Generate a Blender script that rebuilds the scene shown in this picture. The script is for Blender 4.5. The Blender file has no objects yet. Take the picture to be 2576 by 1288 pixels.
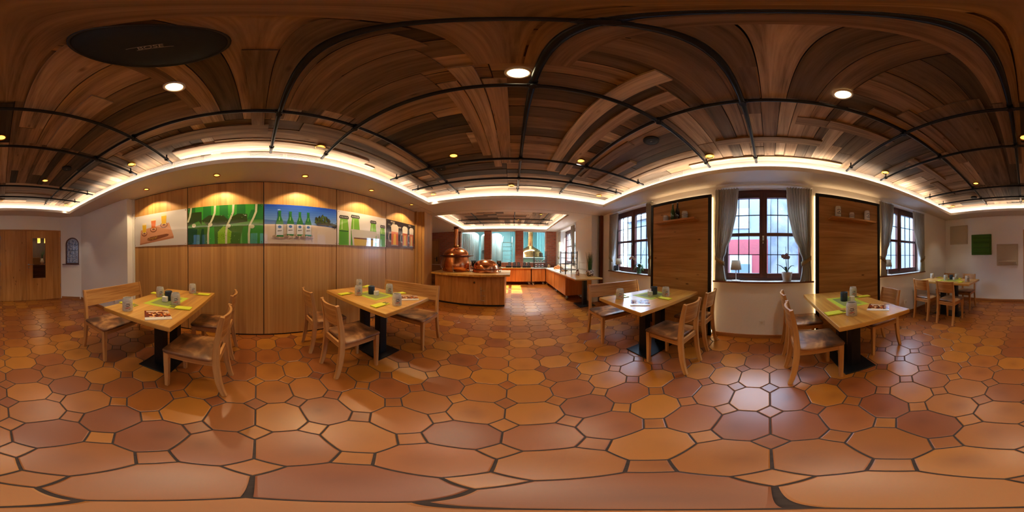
import bpy, bmesh, math, random
from mathutils import Vector, Matrix
rnd = random.Random(7)
scn = bpy.context.scene
COL = scn.collection
PI = math.pi
def S(r, g, b):
    f = lambda c: (c/255/12.92) if c/255 <= .04045 else ((c/255+.055)/1.055)**2.4
    return (f(r), f(g), f(b), 1)
# ------------------------------------------------------------------ materials
def nodes(name):
    m = bpy.data.materials.new(name); m.use_nodes = True
    t = m.node_tree; t.nodes.clear()
    o = t.nodes.new('ShaderNodeOutputMaterial'); b = t.nodes.new('ShaderNodeBsdfPrincipled')
    t.links.new(b.outputs[0], o.inputs[0])
    return m, t, b, o
def N(t, typ, **kw):
    n = t.nodes.new(typ)
    for k, v in kw.items():
        if k in n.inputs: n.inputs[k].default_value = v
        else: setattr(n, k, v)
    return n
def ramp(t, stops):
    r = t.nodes.new('ShaderNodeValToRGB'); e = r.color_ramp.elements
    while len(e) < len(stops): e.new(.5)
    for i, (p, c) in enumerate(stops): e[i].position = p; e[i].color = c
    return r
def bump(t, b, src, strength, dist=.01):
    n = N(t, 'ShaderNodeBump', Strength=strength, Distance=dist)
    t.links.new(src, n.inputs['Height']); t.links.new(n.outputs[0], b.inputs['Normal'])
def plain(name, c, rough=.5, metal=0, coat=0, nz=None, bp=None, spec=.5, emit=None, es=0, sheen=0):
    m, t, b, o = nodes(name)
    b.inputs['Base Color'].default_value = c; b.inputs['Roughness'].default_value = rough
    b.inputs['Metallic'].default_value = metal; b.inputs['Coat Weight'].default_value = coat
    b.inputs['Coat Roughness'].default_value = .05
    b.inputs['Specular IOR Level'].default_value = spec
    if sheen: b.inputs['Sheen Weight'].default_value = sheen
    if emit: b.inputs['Emission Color'].default_value = emit; b.inputs['Emission Strength'].default_value = es
    if nz or bp:
        tc = N(t, 'ShaderNodeTexCoord')
    if nz:
        n = N(t, 'ShaderNodeTexNoise', Scale=nz[0], Detail=5.0); t.links.new(tc.outputs['Object'], n.inputs['Vector'])
        k = nz[1]
        r = ramp(t, [(.3, tuple(x*(1-k) for x in c[:3])+(1,)), (.7, tuple(min(1, x*(1+k)) for x in c[:3])+(1,))])
        t.links.new(n.outputs[0], r.inputs[0]); t.links.new(r.outputs[0], b.inputs['Base Color'])
    if bp:
        n = N(t, 'ShaderNodeTexNoise', Scale=bp[0], Detail=4.0); t.links.new(tc.outputs['Object'], n.inputs['Vector'])
        bump(t, b, n.outputs[0], bp[1])
    return m
def wood(name, c, su=1.2, sv=16, rough=.45, tint=None, coat=0, knots=0, bp=.15, spec=.4, strips=0):
    """grain runs along u of the UV map (metres)"""
    m, t, b, o = nodes(name)
    uv = N(t, 'ShaderNodeUVMap')
    mp = N(t, 'ShaderNodeMapping'); mp.inputs['Scale'].default_value = (su, sv, 1)
    t.links.new(uv.outputs[0], mp.inputs[0])
    n1 = N(t, 'ShaderNodeTexNoise', Scale=1.0, Detail=8.0, Roughness=.62, Distortion=.5); t.links.new(mp.outputs[0], n1.inputs['Vector'])
    mp2 = N(t, 'ShaderNodeMapping'); mp2.inputs['Scale'].default_value = (su*2.5, sv*7, 1); t.links.new(uv.outputs[0], mp2.inputs[0])
    n2 = N(t, 'ShaderNodeTexNoise', Scale=1.0, Detail=4.0); t.links.new(mp2.outputs[0], n2.inputs['Vector'])
    mx = N(t, 'ShaderNodeMath', operation='MULTIPLY_ADD'); t.links.new(n2.outputs[0], mx.inputs[0]); mx.inputs[1].default_value = .3
    t.links.new(n1.outputs[0], mx.inputs[2])
    r = ramp(t, [(.38+.45*i/(len(c)-1), x) for i, x in enumerate(c)]); t.links.new(mx.outputs[0], r.inputs[0])
    col = r.outputs[0]
    def mul(col, fac, val, fe=None):
        x = N(t, 'ShaderNodeMix', data_type='RGBA', blend_type='MULTIPLY'); x.inputs[0].default_value = fac
        t.links.new(col, x.inputs[6])
        if isinstance(val, tuple): x.inputs[7].default_value = val
        else: t.links.new(val, x.inputs[7])
        if fe: t.links.new(fe, x.inputs[0])
        return x.outputs[2]
    if strips:
        sp = N(t, 'ShaderNodeSeparateXYZ'); t.links.new(uv.outputs[0], sp.inputs[0])
        d = N(t, 'ShaderNodeMath', operation='DIVIDE'); t.links.new(sp.outputs[1], d.inputs[0]); d.inputs[1].default_value = strips
        f = N(t, 'ShaderNodeMath', operation='FLOOR'); t.links.new(d.outputs[0], f.inputs[0])
        w = N(t, 'ShaderNodeTexWhiteNoise', noise_dimensions='1D'); t.links.new(f.outputs[0], w.inputs['W'])
        rr = ramp(t, [(0, (.84, .81, .77, 1)), (1, (1.06, 1.05, 1.02, 1))]); t.links.new(w.outputs[0], rr.inputs[0])
        col = mul(col, 1, rr.outputs[0])
    if knots:
        mk = N(t, 'ShaderNodeMapping'); mk.inputs['Scale'].default_value = (2.2, 5, 1); t.links.new(uv.outputs[0], mk.inputs[0])
        v = N(t, 'ShaderNodeTexVoronoi', Scale=1.3); v.inputs['Randomness'].default_value = 1; t.links.new(mk.outputs[0], v.inputs['Vector'])
        kr = ramp(t, [(.03, (.25, .17, .12, 1)), (.11, (1, 1, 1, 1))]); t.links.new(v.outputs['Distance'], kr.inputs[0])
        col = mul(col, knots, kr.outputs[0])
    if tint:
        a = N(t, 'ShaderNodeAttribute', attribute_name='tint')
        tr = ramp(t, tint); t.links.new(a.outputs['Fac'], tr.inputs[0])
        col = mul(col, 1, tr.outputs[0])
    t.links.new(col, b.inputs['Base Color'])
    b.inputs['Roughness'].default_value = rough; b.inputs['Coat Weight'].default_value = coat; b.inputs['Coat Roughness'].default_value = .12
    b.inputs['Specular IOR Level'].default_value = spec
    bump(t, b, mx.outputs[0], bp, .004)
    return m
def mottled(name, stops, scale=5, rough=.5, detail=6, coat=0, bp=.1, metal=0):
    m, t, b, o = nodes(name)
    tc = N(t, 'ShaderNodeTexCoord'); n = N(t, 'ShaderNodeTexNoise', Scale=scale, Detail=detail, Distortion=.6)
    t.links.new(tc.outputs['Object'], n.inputs['Vector'])
    r = ramp(t, stops); t.links.new(n.outputs[0], r.inputs[0]); t.links.new(r.outputs[0], b.inputs['Base Color'])
    b.inputs['Roughness'].default_value = rough; b.inputs['Coat Weight'].default_value = coat; b.inputs['Metallic'].default_value = metal
    n2 = N(t, 'ShaderNodeTexNoise', Scale=scale*20, Detail=3.0); t.links.new(tc.outputs['Object'], n2.inputs['Vector'])
    bump(t, b, n2.outputs[0], bp, .003)
    return m
def glass(name, tint=(1, 1, 1, 1), refl=.06, rough=.02, bp=0):
    m, t, b, o = nodes(name); t.nodes.remove(b)
    tr = N(t, 'ShaderNodeBsdfTransparent'); tr.inputs[0].default_value = tint
    gl = N(t, 'ShaderNodeBsdfGlossy'); gl.inputs['Roughness'].default_value = rough
    mx = N(t, 'ShaderNodeMixShader'); fr = N(t, 'ShaderNodeFresnel', IOR=1.45)
    if bp:
        tc = N(t, 'ShaderNodeTexCoord'); n = N(t, 'ShaderNodeTexNoise', Scale=14.0, Detail=2.0); t.links.new(tc.outputs['Object'], n.inputs['Vector'])
        bn = N(t, 'ShaderNodeBump', Strength=bp, Distance=.02); t.links.new(n.outputs[0], bn.inputs['Height']); t.links.new(bn.outputs[0], gl.inputs['Normal'])
    ge = N(t, 'ShaderNodeNewGeometry'); iv = N(t, 'ShaderNodeMath', operation='SUBTRACT'); iv.inputs[0].default_value = 1.0; t.links.new(ge.outputs['Backfacing'], iv.inputs[1])
    ml = N(t, 'ShaderNodeMath', operation='MULTIPLY'); t.links.new(fr.outputs[0], ml.inputs[0]); t.links.new(iv.outputs[0], ml.inputs[1])
    t.links.new(ml.outputs[0], mx.inputs[0]); t.links.new(tr.outputs[0], mx.inputs[1]); t.links.new(gl.outputs[0], mx.inputs[2])
    t.links.new(mx.outputs[0], o.inputs[0])
    return m
def cloth(name, c1, c2, stripe=0):
    m, t, b, o = nodes(name)
    uv = N(t, 'ShaderNodeUVMap'); mp = N(t, 'ShaderNodeMapping'); mp.inputs['Scale'].default_value = (60, 3, 1)
    t.links.new(uv.outputs[0], mp.inputs[0])
    n = N(t, 'ShaderNodeTexNoise', Scale=1.0, Detail=3.0); t.links.new(mp.outputs[0], n.inputs['Vector'])
    r = ramp(t, [(.35, c1), (.65, c2)]); t.links.new(n.outputs[0], r.inputs[0])
    t.links.new(r.outputs[0], b.inputs['Base Color']); b.inputs['Roughness'].default_value = .9; b.inputs['Sheen Weight'].default_value = .2
    tl = N(t, 'ShaderNodeBsdfTranslucent'); t.links.new(r.outputs[0], tl.inputs[0])
    mx = N(t, 'ShaderNodeMixShader'); mx.inputs[0].default_value = .45
    t.links.new(b.outputs[0], mx.inputs[1]); t.links.new(tl.outputs[0], mx.inputs[2]); t.links.new(mx.outputs[0], o.inputs[0])
    return m
def brick(name, c1, c2, mortar):
    m, t, b, o = nodes(name); uv = N(t, 'ShaderNodeUVMap')
    k = N(t, 'ShaderNodeTexBrick', Scale=1.0); k.inputs['Color1'].default_value = c1; k.inputs['Color2'].default_value = c2; k.inputs['Mortar'].default_value = mortar
    k.inputs['Brick Width'].default_value = .25; k.inputs['Row Height'].default_value = .083; k.inputs['Mortar Size'].default_value = .011
    t.links.new(uv.outputs[0], k.inputs['Vector']); t.links.new(k.outputs['Color'], b.inputs['Base Color']); b.inputs['Roughness'].default_value = .8
    iv = N(t, 'ShaderNodeMath', operation='SUBTRACT'); iv.inputs[0].default_value = 1; t.links.new(k.outputs['Fac'], iv.inputs[1])
    bump(t, b, iv.outputs[0], .5, .008)
    return m
def tiles_mat():
    m, t, b, o = nodes('terracotta')
    a = N(t, 'ShaderNodeAttribute', attribute_name='tint')
    r = ramp(t, [(0, S(128, 65, 26)), (.2, S(142, 78, 25)), (.45, S(156, 92, 25)), (.7, S(168, 103, 29)), (.88, S(148, 81, 28)), (1, S(130, 68, 30))])
    t.links.new(a.outputs['Fac'], r.inputs[0])
    uv = N(t, 'ShaderNodeUVMap'); ln = N(t, 'ShaderNodeVectorMath', operation='LENGTH')
    off = N(t, 'ShaderNodeTexWhiteNoise', noise_dimensions='1D'); t.links.new(a.outputs['Fac'], off.inputs['W'])
    sc = N(t, 'ShaderNodeVectorMath', operation='MULTIPLY_ADD'); t.links.new(off.outputs['Color'], sc.inputs[0]); sc.inputs[1].default_value = (.1, .1, 0)
    su = N(t, 'ShaderNodeVectorMath', operation='ADD'); t.links.new(uv.outputs[0], su.inputs[0]); su.inputs[1].default_value = (-.05, -.05, 0)
    t.links.new(su.outputs[0], sc.inputs[2])
    t.links.new(sc.outputs[0], ln.inputs[0])
    tc = N(t, 'ShaderNodeTexCoord'); n = N(t, 'ShaderNodeTexNoise', Scale=9.0, Detail=4.0); t.links.new(tc.outputs['Object'], n.inputs['Vector'])
    ma = N(t, 'ShaderNodeMath', operation='MULTIPLY_ADD'); t.links.new(n.outputs[0], ma.inputs[0]); ma.inputs[1].default_value = .08; t.links.new(ln.outputs['Value'], ma.inputs[2])
    fr = ramp(t, [(.04, (.72, .66, .62, 1)), (.13, (1, 1, 1, 1))]); t.links.new(ma.outputs[0], fr.inputs[0])
    x = N(t, 'ShaderNodeMix', data_type='RGBA', blend_type='MULTIPLY'); t.links.new(r.outputs[0], x.inputs[6]); t.links.new(fr.outputs[0], x.inputs[7])
    md = N(t, 'ShaderNodeTexWhiteNoise', noise_dimensions='1D'); ad = N(t, 'ShaderNodeMath', operation='ADD'); ad.inputs[1].default_value = 3.7
    t.links.new(a.outputs['Fac'], ad.inputs[0]); t.links.new(ad.outputs[0], md.inputs['W'])
    t.links.new(md.outputs['Value'], x.inputs[0])
    t.links.new(x.outputs[2], b.inputs['Base Color']); b.inputs['Roughness'].default_value = .34; b.inputs['Specular IOR Level'].default_value = .7
    n3 = N(t, 'ShaderNodeTexNoise', Scale=30.0, Detail=3.0); t.links.new(tc.outputs['Object'], n3.inputs['Vector']); bump(t, b, n3.outputs[0], .08, .004)
    return m
M = {}
M['oak'] = wood('oak', [S(130, 80, 38), S(178, 122, 66), S(206, 154, 94)], 1.3, 22, .42, coat=.1)
M['oak_top'] = wood('oak_top', [S(158, 102, 40), S(198, 140, 62), S(220, 170, 88)], 1.0, 14, .32, coat=.25, strips=.14, bp=.05)
M['oak_end'] = wood('oak_end', [S(90, 52, 24), S(140, 88, 46), S(165, 108, 60)], 8, 30, .5)
M['veneer'] = wood('veneer', [S(176, 122, 62), S(200, 148, 84), S(212, 164, 100)], .5, 30, .4, strips=.13, bp=.03, coat=.12)
M['door_wood'] = wood('door_wood', [S(150, 98, 46), S(188, 130, 66), S(204, 148, 84)], .8, 14, .42, strips=.2, knots=.8, bp=.05)
M['board'] = wood('board', [S(134, 92, 42), S(174, 124, 64), S(194, 146, 84)], .9, 16, .5, strips=.14, knots=1, bp=.15)
M['old'] = wood('old', [S(96, 90, 84), S(196, 190, 184), S(244, 240, 234)], 1.1, 17, .62, knots=.7, bp=.35, spec=.3,
    tint=[(0, S(72, 66, 60)), (.2, S(116, 100, 84)), (.5, S(168, 140, 112)), (.75, S(206, 178, 148)), (1, S(240, 222, 196))])
M['island'] = wood('island', [S(140, 84, 36), S(176, 114, 54), S(194, 134, 72)], 1.2, 18, .4, strips=.105, bp=.06, coat=.1)
M['buffet'] = wood('buffet', [S(150, 76, 26), S(190, 108, 44), S(212, 134, 66)], .9, 12, .38, strips=.16, bp=.05, coat=.15)
M['redwood'] = wood('redwood', [S(50, 20, 12), S(78, 34, 20), S(98, 46, 28)], 1.2, 20, .35, coat=.2)
M['trimwood'] = wood('trimwood', [S(120, 72, 36), S(160, 104, 58), S(180, 124, 74)], 1.2, 20, .45)
M['postwood'] = wood('postwood', [S(70, 30, 14), S(100, 46, 22), S(120, 60, 30)], 1.2, 20, .45)
M['leather'] = mottled('leather', [(.36, S(72, 42, 22)), (.5, S(128, 80, 42)), (.66, S(188, 134, 80))], 5.5, .42, coat=.08)
M['leather_grey'] = M['leather']
M['tile'] = tiles_mat()
M['grout'] = plain('grout', S(62, 50, 46), .85, nz=(40, .2))
M['plaster'] = plain('plaster', S(234, 229, 224), .88, bp=(60, .12))
M['plaster_c'] = plain('plaster_c', S(214, 208, 202), .85, bp=(70, .06))
M['white'] = plain('white', S(225, 222, 216), .4)
M['sill'] = plain('sill', S(215, 210, 200), .25, nz=(20, .05))
M['black'] = plain('black', S(24, 23, 25), .4, nz=(30, .1))
M['blackmetal'] = plain('blackmetal', S(30, 30, 33), .38, metal=.6, nz=(25, .15))
M['pipe'] = plain('pipe', S(34, 34, 38), .3, metal=.75, nz=(10, .25))
M['steel'] = plain('steel', S(190, 190, 190), .25, metal=1)
M['chrome'] = plain('chrome', S(215, 215, 215), .12, metal=1)
M['brass'] = plain('brass', S(200, 150, 70), .22, metal=1)
M['copper'] = mottled('copper', [(.3, S(192, 112, 66)), (.55, S(224, 144, 90)), (.8, S(236, 170, 118))], 4, .2, metal=1, bp=.04)
M['copper_d'] = plain('copper_d', S(92, 46, 32), .3, metal=1)
M['stone'] = mottled('stone', [(.3, S(176, 166, 150)), (.55, S(192, 182, 166)), (.75, S(204, 194, 178))], 55, .35, coat=.3, bp=.03)
M['ink'] = plain('ink', S(28, 34, 62), .35); M['ink_red'] = plain('ink_red', S(190, 62, 50), .35); M['ink_white'] = plain('ink_white', S(228, 226, 222), .35)
M['pot_dark'] = plain('pot_dark', S(38, 48, 58), .3, nz=(40, .2))
M['porcelain'] = plain('porcelain', S(226, 218, 204), .25, coat=.3)
M['lime'] = plain('lime', S(176, 184, 40), .75, bp=(300, .2)); M['olive'] = plain('olive', S(128, 132, 66), .8, bp=(300, .2))
M['napkin'] = plain('napkin', S(206, 204, 44), .85, bp=(200, .15))
M['curtain'] = cloth('curtain', S(184, 178, 166), S(220, 214, 202)); M['tieback'] = cloth('tieback', S(150, 126, 88), S(172, 148, 108))
M['pane'] = glass('pane', (.93, .96, .97, 1), bp=.12); M['clear'] = glass('clear', (.9, .96, .95, 1)); M['lead'] = plain('lead', S(32, 32, 36), .5, metal=.5)
M['dark_pane'] = glass('dark_pane', (.8, .8, .8, 1))
M['brick'] = brick('brick', S(150, 80, 58), S(178, 98, 72), S(150, 122, 108))
M['lens'] = plain('lens', S(255, 220, 140), .4, emit=S(255, 205, 90), es=1.5)
M['lens_hot'] = plain('lens_hot', S(255, 240, 200), .4, emit=S(255, 232, 180), es=14)
M['led'] = plain('led', S(255, 235, 200), .4, emit=S(255, 214, 160), es=9)
M['led_panel'] = plain('led_panel', S(255, 235, 200), .4, emit=S(255, 214, 150), es=10)
M['grille'] = plain('grille', S(18, 17, 17), .7, bp=(400, .3))
M['grey_logo'] = plain('grey_logo', S(150, 140, 130), .4, metal=.3)
M['green_pad'] = plain('green_pad', S(62, 104, 24), .9, sheen=.3, bp=(200, .1)); M['beige_pad'] = plain('beige_pad', S(188, 172, 146), .9, sheen=.2, bp=(200, .1))
M['leaf'] = plain('leaf', S(50, 92, 38), .4, nz=(15, .3)); M['leaf_d'] = plain('leaf_d', S(36, 70, 34), .4, nz=(15, .3)); M['stem'] = plain('stem', S(92, 110, 60), .5)
M['petal_w'] = plain('petal_w', S(230, 226, 232), .5); M['petal_p'] = plain('petal_p', S(150, 140, 176), .5)
M['grey_pot'] = plain('grey_pot', S(172, 160, 148), .6); M['shade'] = cloth('shade', S(196, 184, 164), S(210, 198, 178))
M['mosaic'] = mottled('mosaic', [(.42, S(40, 28, 24)), (.5, S(120, 84, 66)), (.56, S(200, 180, 160))], 42, .4, detail=1, coat=.2)
M['bread'] = mottled('bread', [(.35, S(120, 62, 24)), (.6, S(188, 118, 56)), (.75, S(222, 170, 104))], 12, .7)
M['teal'] = plain('teal', S(170, 206, 206), .5, nz=(2, .15)); M['teal_d'] = plain('teal_d', S(120, 176, 180), .5); M['mint'] = plain('mint', S(176, 212, 192), .4)
M['tank'] = plain('tank', S(206, 210, 206), .35, metal=.35)
M['rail'] = plain('rail', S(205, 222, 218), .3)
M['green_glass'] = plain('green_glass', S(52, 84, 40), .12, coat=.6); M['dark_glass'] = plain('dark_glass', S(16, 14, 14), .12, coat=.6)
M['cow'] = mottled('cow', [(.47, S(232, 226, 220)), (.5, S(232, 226, 220)), (.52, S(96, 40, 24)), (.56, S(96, 40, 24))], 16, .25, detail=1, coat=.4, bp=0)
M['slate'] = plain('slate', S(22, 24, 28), .6); M['chalk'] = plain('chalk', S(190, 190, 190), .8)
M['jar'] = plain('jar', S(210, 205, 200), .15, coat=.5); M['jar_band'] = plain('jar_band', S(44, 44, 52), .3)
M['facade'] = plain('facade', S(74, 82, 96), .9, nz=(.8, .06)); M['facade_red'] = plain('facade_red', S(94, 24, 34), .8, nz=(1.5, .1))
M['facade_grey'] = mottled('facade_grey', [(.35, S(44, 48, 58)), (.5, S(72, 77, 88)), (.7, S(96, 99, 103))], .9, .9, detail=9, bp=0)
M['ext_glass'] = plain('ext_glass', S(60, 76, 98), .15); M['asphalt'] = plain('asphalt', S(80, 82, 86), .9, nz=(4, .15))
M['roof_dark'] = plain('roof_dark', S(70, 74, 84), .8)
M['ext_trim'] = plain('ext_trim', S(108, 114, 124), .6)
M['pend'] = plain('pend', S(255, 180, 70), .5, emit=S(255, 170, 60), es=2.5)
M['hedge'] = mottled('hedge', [(.35, S(40, 62, 30)), (.55, S(84, 112, 60)), (.75, S(130, 150, 104))], 6, .7)
M['stain'] = mottled('stain', [(.3, S(44, 58, 100)), (.46, S(140, 152, 190)), (.6, S(190, 196, 214)), (.75, S(96, 80, 72))], 26, .2, detail=3, coat=.5)
M['hall'] = plain('hall', S(64, 40, 30), .7); M['carton'] = plain('carton', S(190, 140, 84), .8)
# ------------------------------------------------------------------ mesh builder
class MB:
    def __init__(s): s.v = []; s.f = []; s.u = []; s.m = []; s.s = []; s.t = []
    def add(s, vs, fs, us=None, m=0, sm=False, t=0., Mx=None):
        o = len(s.v)
        s.v += [tuple(Mx @ Vector(p)) if Mx else tuple(p) for p in vs]
        for i, f in enumerate(fs):
            s.f.append([o+k for k in f]); s.m.append(m); s.s.append(sm); s.t.append(t)
            s.u.append(us[i] if us else [(vs[k][0], vs[k][1]) for k in f])
    def box(s, a, b, m=0, ua=None, t=0., Mx=None, skip=()):
        x0, y0, z0 = [min(p, q) for p, q in zip(a, b)]; x1, y1, z1 = [max(p, q) for p, q in zip(a, b)]
        vs = [(x0,y0,z0),(x1,y0,z0),(x1,y1,z0),(x0,y1,z0),(x0,y0,z1),(x1,y0,z1),(x1,y1,z1),(x0,y1,z1)]
        fs = [(0,3,2,1),(4,5,6,7),(0,1,5,4),(2,3,7,6),(1,2,6,5),(3,0,4,7)]
        ax = [2,2,1,1,0,0]
        d = (x1-x0, y1-y0, z1-z0)
        ou, ov = rnd.uniform(0, 9), rnd.uniform(0, 9)
        us = []
        for f, n in zip(fs, ax):
            o = [k for k in (0,1,2) if k != n]
            if ua == 'h': u, v = (o[0], 2) if n != 2 else (0, 1)
            elif ua is not None and ua in o: u = ua; v = [k for k in o if k != ua][0]
            else:
                u, v = (o if d[o[0]] >= d[o[1]] else o[::-1])
                if ua is not None and n == ua: u, v = o
            if ua == 'h': us.append([(vs[k][u], vs[k][v]) for k in f])
            else: us.append([(vs[k][u]+ou, vs[k][v]+ov+n*.37) for k in f])
        s.add(vs, fs, us, m, False, t, Mx)
        return s
    def lathe(s, prof, seg=24, m=0, Mx=None, sm=True, ms=None, a0=0, a1=2*PI):
        full = abs(a1-a0-2*PI) < 1e-6
        n = seg if full else seg+1
        vs = []; L = [0]
        for i in range(1, len(prof)): L.append(L[-1]+math.dist(prof[i], prof[i-1]))
        for r, z in prof:
            for k in range(n):
                a = a0+(a1-a0)*k/seg; vs.append((r*math.cos(a), r*math.sin(a), z))
        for i in range(len(prof)-1):
            fs = []; us = []
            for k in range(seg):
                q = (k+1) % n
                fs.append((i*n+k, i*n+q, (i+1)*n+q, (i+1)*n+k))
                us.append([(k/seg, L[i]), ((k+1)/seg, L[i]), ((k+1)/seg, L[i+1]), (k/seg, L[i+1])])
            o = len(s.v)
            if i == 0: s.v += [tuple(Mx @ Vector(p)) if Mx else p for p in vs]; base = o
            for f, u in zip(fs, us):
                s.f.append([base+k for k in f]); s.u.append(u); s.m.append(ms[i] if ms else m); s.s.append(sm); s.t.append(0.)
        return s
    def tube(s, path, r, seg=8, m=0, caps=True, sm=True):
        path = [Vector(p) for p in path]; n = len(path); R = r if isinstance(r, (list, tuple)) else [r]*n
        vs = []; up = Vector((0, 0, 1)); ln = 0; lens = []
        for i, p in enumerate(path):
            if i: ln += (p-path[i-1]).length
            lens.append(ln)
            d = (path[min(i+1, n-1)]-path[max(i-1, 0)]).normalized()
            a = d.cross(up)
            if a.length < 1e-3: a = d.cross(Vector((1, 0, 0)))
            a.normalize(); b = a.cross(d).normalized()
            for k in range(seg):
                t = 2*PI*k/seg; vs.append(tuple(p+a*math.cos(t)*R[i]+b*math.sin(t)*R[i]))
        fs = []; us = []
        for i in range(n-1):
            for k in range(seg):
                q = (k+1) % seg; fs.append((i*seg+k, i*seg+q, (i+1)*seg+q, (i+1)*seg+k)); us.append([(lens[i], k/seg*.2), (lens[i], (k+1)/seg*.2), (lens[i+1], (k+1)/seg*.2), (lens[i+1], k/seg*.2)])
        s.add(vs, fs, us, m, sm)
        if caps:
            s.add(vs[:seg], [tuple(range(seg))[::-1]], None, m); s.add(vs[-seg:], [tuple(range(seg))], None, m)
        return s
    def sweep(s, path, w, h, side, m=0):
        """rectangular section: w along fixed 'side' vector, h perpendicular; w,h lists or floats"""
        path = [Vector(p) for p in path]; n = len(path); sd = Vector(side).normalized()
        W = w if isinstance(w, list) else [w]*n; H = h if isinstance(h, list) else [h]*n
        vs = []; L = 0; Ls = []; uo = rnd.uniform(0, 9)
        for i, p in enumerate(path):
            if i: L += (p-path[i-1]).length
            Ls.append(L)
            d = (path[min(i+1, n-1)]-path[max(i-1, 0)]).normalized(); b = d.cross(sd).normalized()
            for a, c in ((-1,-1),(1,-1),(1,1),(-1,1)): vs.append(tuple(p+sd*a*W[i]/2+b*c*H[i]/2))
        fs = []; us = []
        for i in range(n-1):
            for k in range(4):
                q = (k+1) % 4; fs.append((i*4+k, i*4+q, i*4+4+q, i*4+4+k)); us.append([(Ls[i]+uo, k*.05), (Ls[i]+uo, k*.05+.04), (Ls[i+1]+uo, k*.05+.04), (Ls[i+1]+uo, k*.05)])
        fs += [(3,2,1,0), tuple(4*(n-1)+k for k in range(4))]; us += [[(0,0),(.03,0),(.03,.03),(0,.03)]]*2
        s.add(vs, fs, us, m, False); return s
    def prism(s, pts, d, m=0, mt=None, Mx=None, sm=False):
        """polygon pts (3D) extruded by vector d; mt = material of the two caps"""
        n = len(pts); p0 = [Vector(p) for p in pts]; d = Vector(d); vs = [tuple(p) for p in p0]+[tuple(p+d) for p in p0]
        mt = m if mt is None else mt
        uv = [(p.x, p.y) if abs(d.z) > max(abs(d.x), abs(d.y)) else ((p.y, p.z) if abs(d.x) > abs(d.y) else (p.x, p.z)) for p in p0]
        s.add(vs, [tuple(range(n))[::-1], tuple(range(n, 2*n))], [uv[::-1], uv], mt, False, 0, Mx)
        L = 0; us = []
        for k in range(n):
            q = (k+1) % n; l = (p0[q]-p0[k]).length; us.append([(0, L), (0, L+l), (d.length, L+l), (d.length, L)]); L += l
        s.add(vs, [(k, (k+1) % n, n+(k+1) % n, n+k) for k in range(n)], us, m, sm, 0, Mx); return s
    def face(s, pts, m=0, t=0., us=None, sm=False):
        s.add(pts, [tuple(range(len(pts)))], [us] if us else None, m, sm, t); return s
    def grid(s, P, m=0, sm=True, us=None):
        r, c = len(P), len(P[0]); vs = [p for row in P for p in row]
        fs = []; uu = []
        for i in range(r-1):
            for j in range(c-1):
                fs.append((i*c+j, i*c+j+1, (i+1)*c+j+1, (i+1)*c+j))
                if us: uu.append([us[i][j], us[i][j+1], us[i+1][j+1], us[i+1][j]])
                else: uu.append([(j/(c-1), i/(r-1)), ((j+1)/(c-1), i/(r-1)), ((j+1)/(c-1), (i+1)/(r-1)), (j/(c-1), (i+1)/(r-1))])
        s.add(vs, fs, uu, m, sm); return s
def obj(name, mb, mats, parent=None, bevel=0, kind=None, recalc=True, solid=0, sub=0, loc=None):
    me = bpy.data.meshes.new(name)
    me.from_pydata(mb.v, [], mb.f)
    uvl = me.uv_layers.new(name='UVMap')
    flat = []
    for u in mb.u:
        for a in u: flat += [a[0], a[1]]
    uvl.data.foreach_set('uv', flat)
    for x in (mats if isinstance(mats, (list, tuple)) else [mats]): me.materials.append(M[x])
    me.polygons.foreach_set('material_index', mb.m); me.polygons.foreach_set('use_smooth', mb.s)
    if any(mb.t):
        at = me.attributes.new('tint', 'FLOAT', 'FACE'); at.data.foreach_set('value', mb.t)
    me.update()
    if recalc:
        bm = bmesh.new(); bm.from_mesh(me); bmesh.ops.recalc_face_normals(bm, faces=bm.faces[:]); bm.to_mesh(me); bm.free()
    o = bpy.data.objects.new(name, me); COL.objects.link(o)
    if parent: o.parent = parent
    if loc: o.location = loc
    if kind: o['kind'] = kind
    if bevel:
        b = o.modifiers.new('Bevel', 'BEVEL'); b.width = bevel; b.segments = 2; b.limit_method = 'ANGLE'; b.angle_limit = math.radians(40)
    if solid:
        b = o.modifiers.new('Solidify', 'SOLIDIFY'); b.thickness = solid; b.offset = 0
    if sub:
        b = o.modifiers.new('Subdivision', 'SUBSURF'); b.levels = sub; b.render_levels = sub
    return o
def tag(o, label, cat, group=None):
    o['label'] = label; o['category'] = cat
    if group: o['group'] = group
    return o
def thing(name, label=None, cat=None, loc=(0,0,0), rz=0, group=None, kind=None):
    o = bpy.data.objects.new(name, None); COL.objects.link(o); o.location = loc; o.rotation_euler = (0, 0, rz); o.empty_display_size = .1
    if label: tag(o, label, cat, group)
    if kind: o['kind'] = kind
    return o
def dup(root, loc, rz, label, cat=None, group=None):
    r = root.copy(); COL.objects.link(r); r.location = loc; r.rotation_euler = (0, 0, rz); r['label'] = label
    if cat: r['category'] = cat
    if group: r['group'] = group
    for ch in list(root.children):
        c = ch.copy(); COL.objects.link(c); c.parent = r
        for g in ch.children:
            d = g.copy(); COL.objects.link(d); d.parent = c
    return r
def T(x=0, y=0, z=0, rz=0, rx=0, ry=0):
    return Matrix.Translation((x, y, z)) @ Matrix.Rotation(rz, 4, 'Z') @ Matrix.Rotation(ry, 4, 'Y') @ Matrix.Rotation(rx, 4, 'X')
def ring(mb, inner, outer, z0, z1, m=0, ua=None):
    a, b, c, d = inner; A, B, C_, D = outer
    mb.box((A, C_, z0), (a, D, z1), m, ua); mb.box((b, C_, z0), (B, D, z1), m, ua)
    mb.box((a, C_, z0), (b, c, z1), m, ua); mb.box((a, d, z0), (b, D, z1), m, ua)
def struct(name, mb, mats, parent=None, **k):
    return obj(name, mb, mats, parent, kind=None if parent else 'structure', **k)
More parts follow.
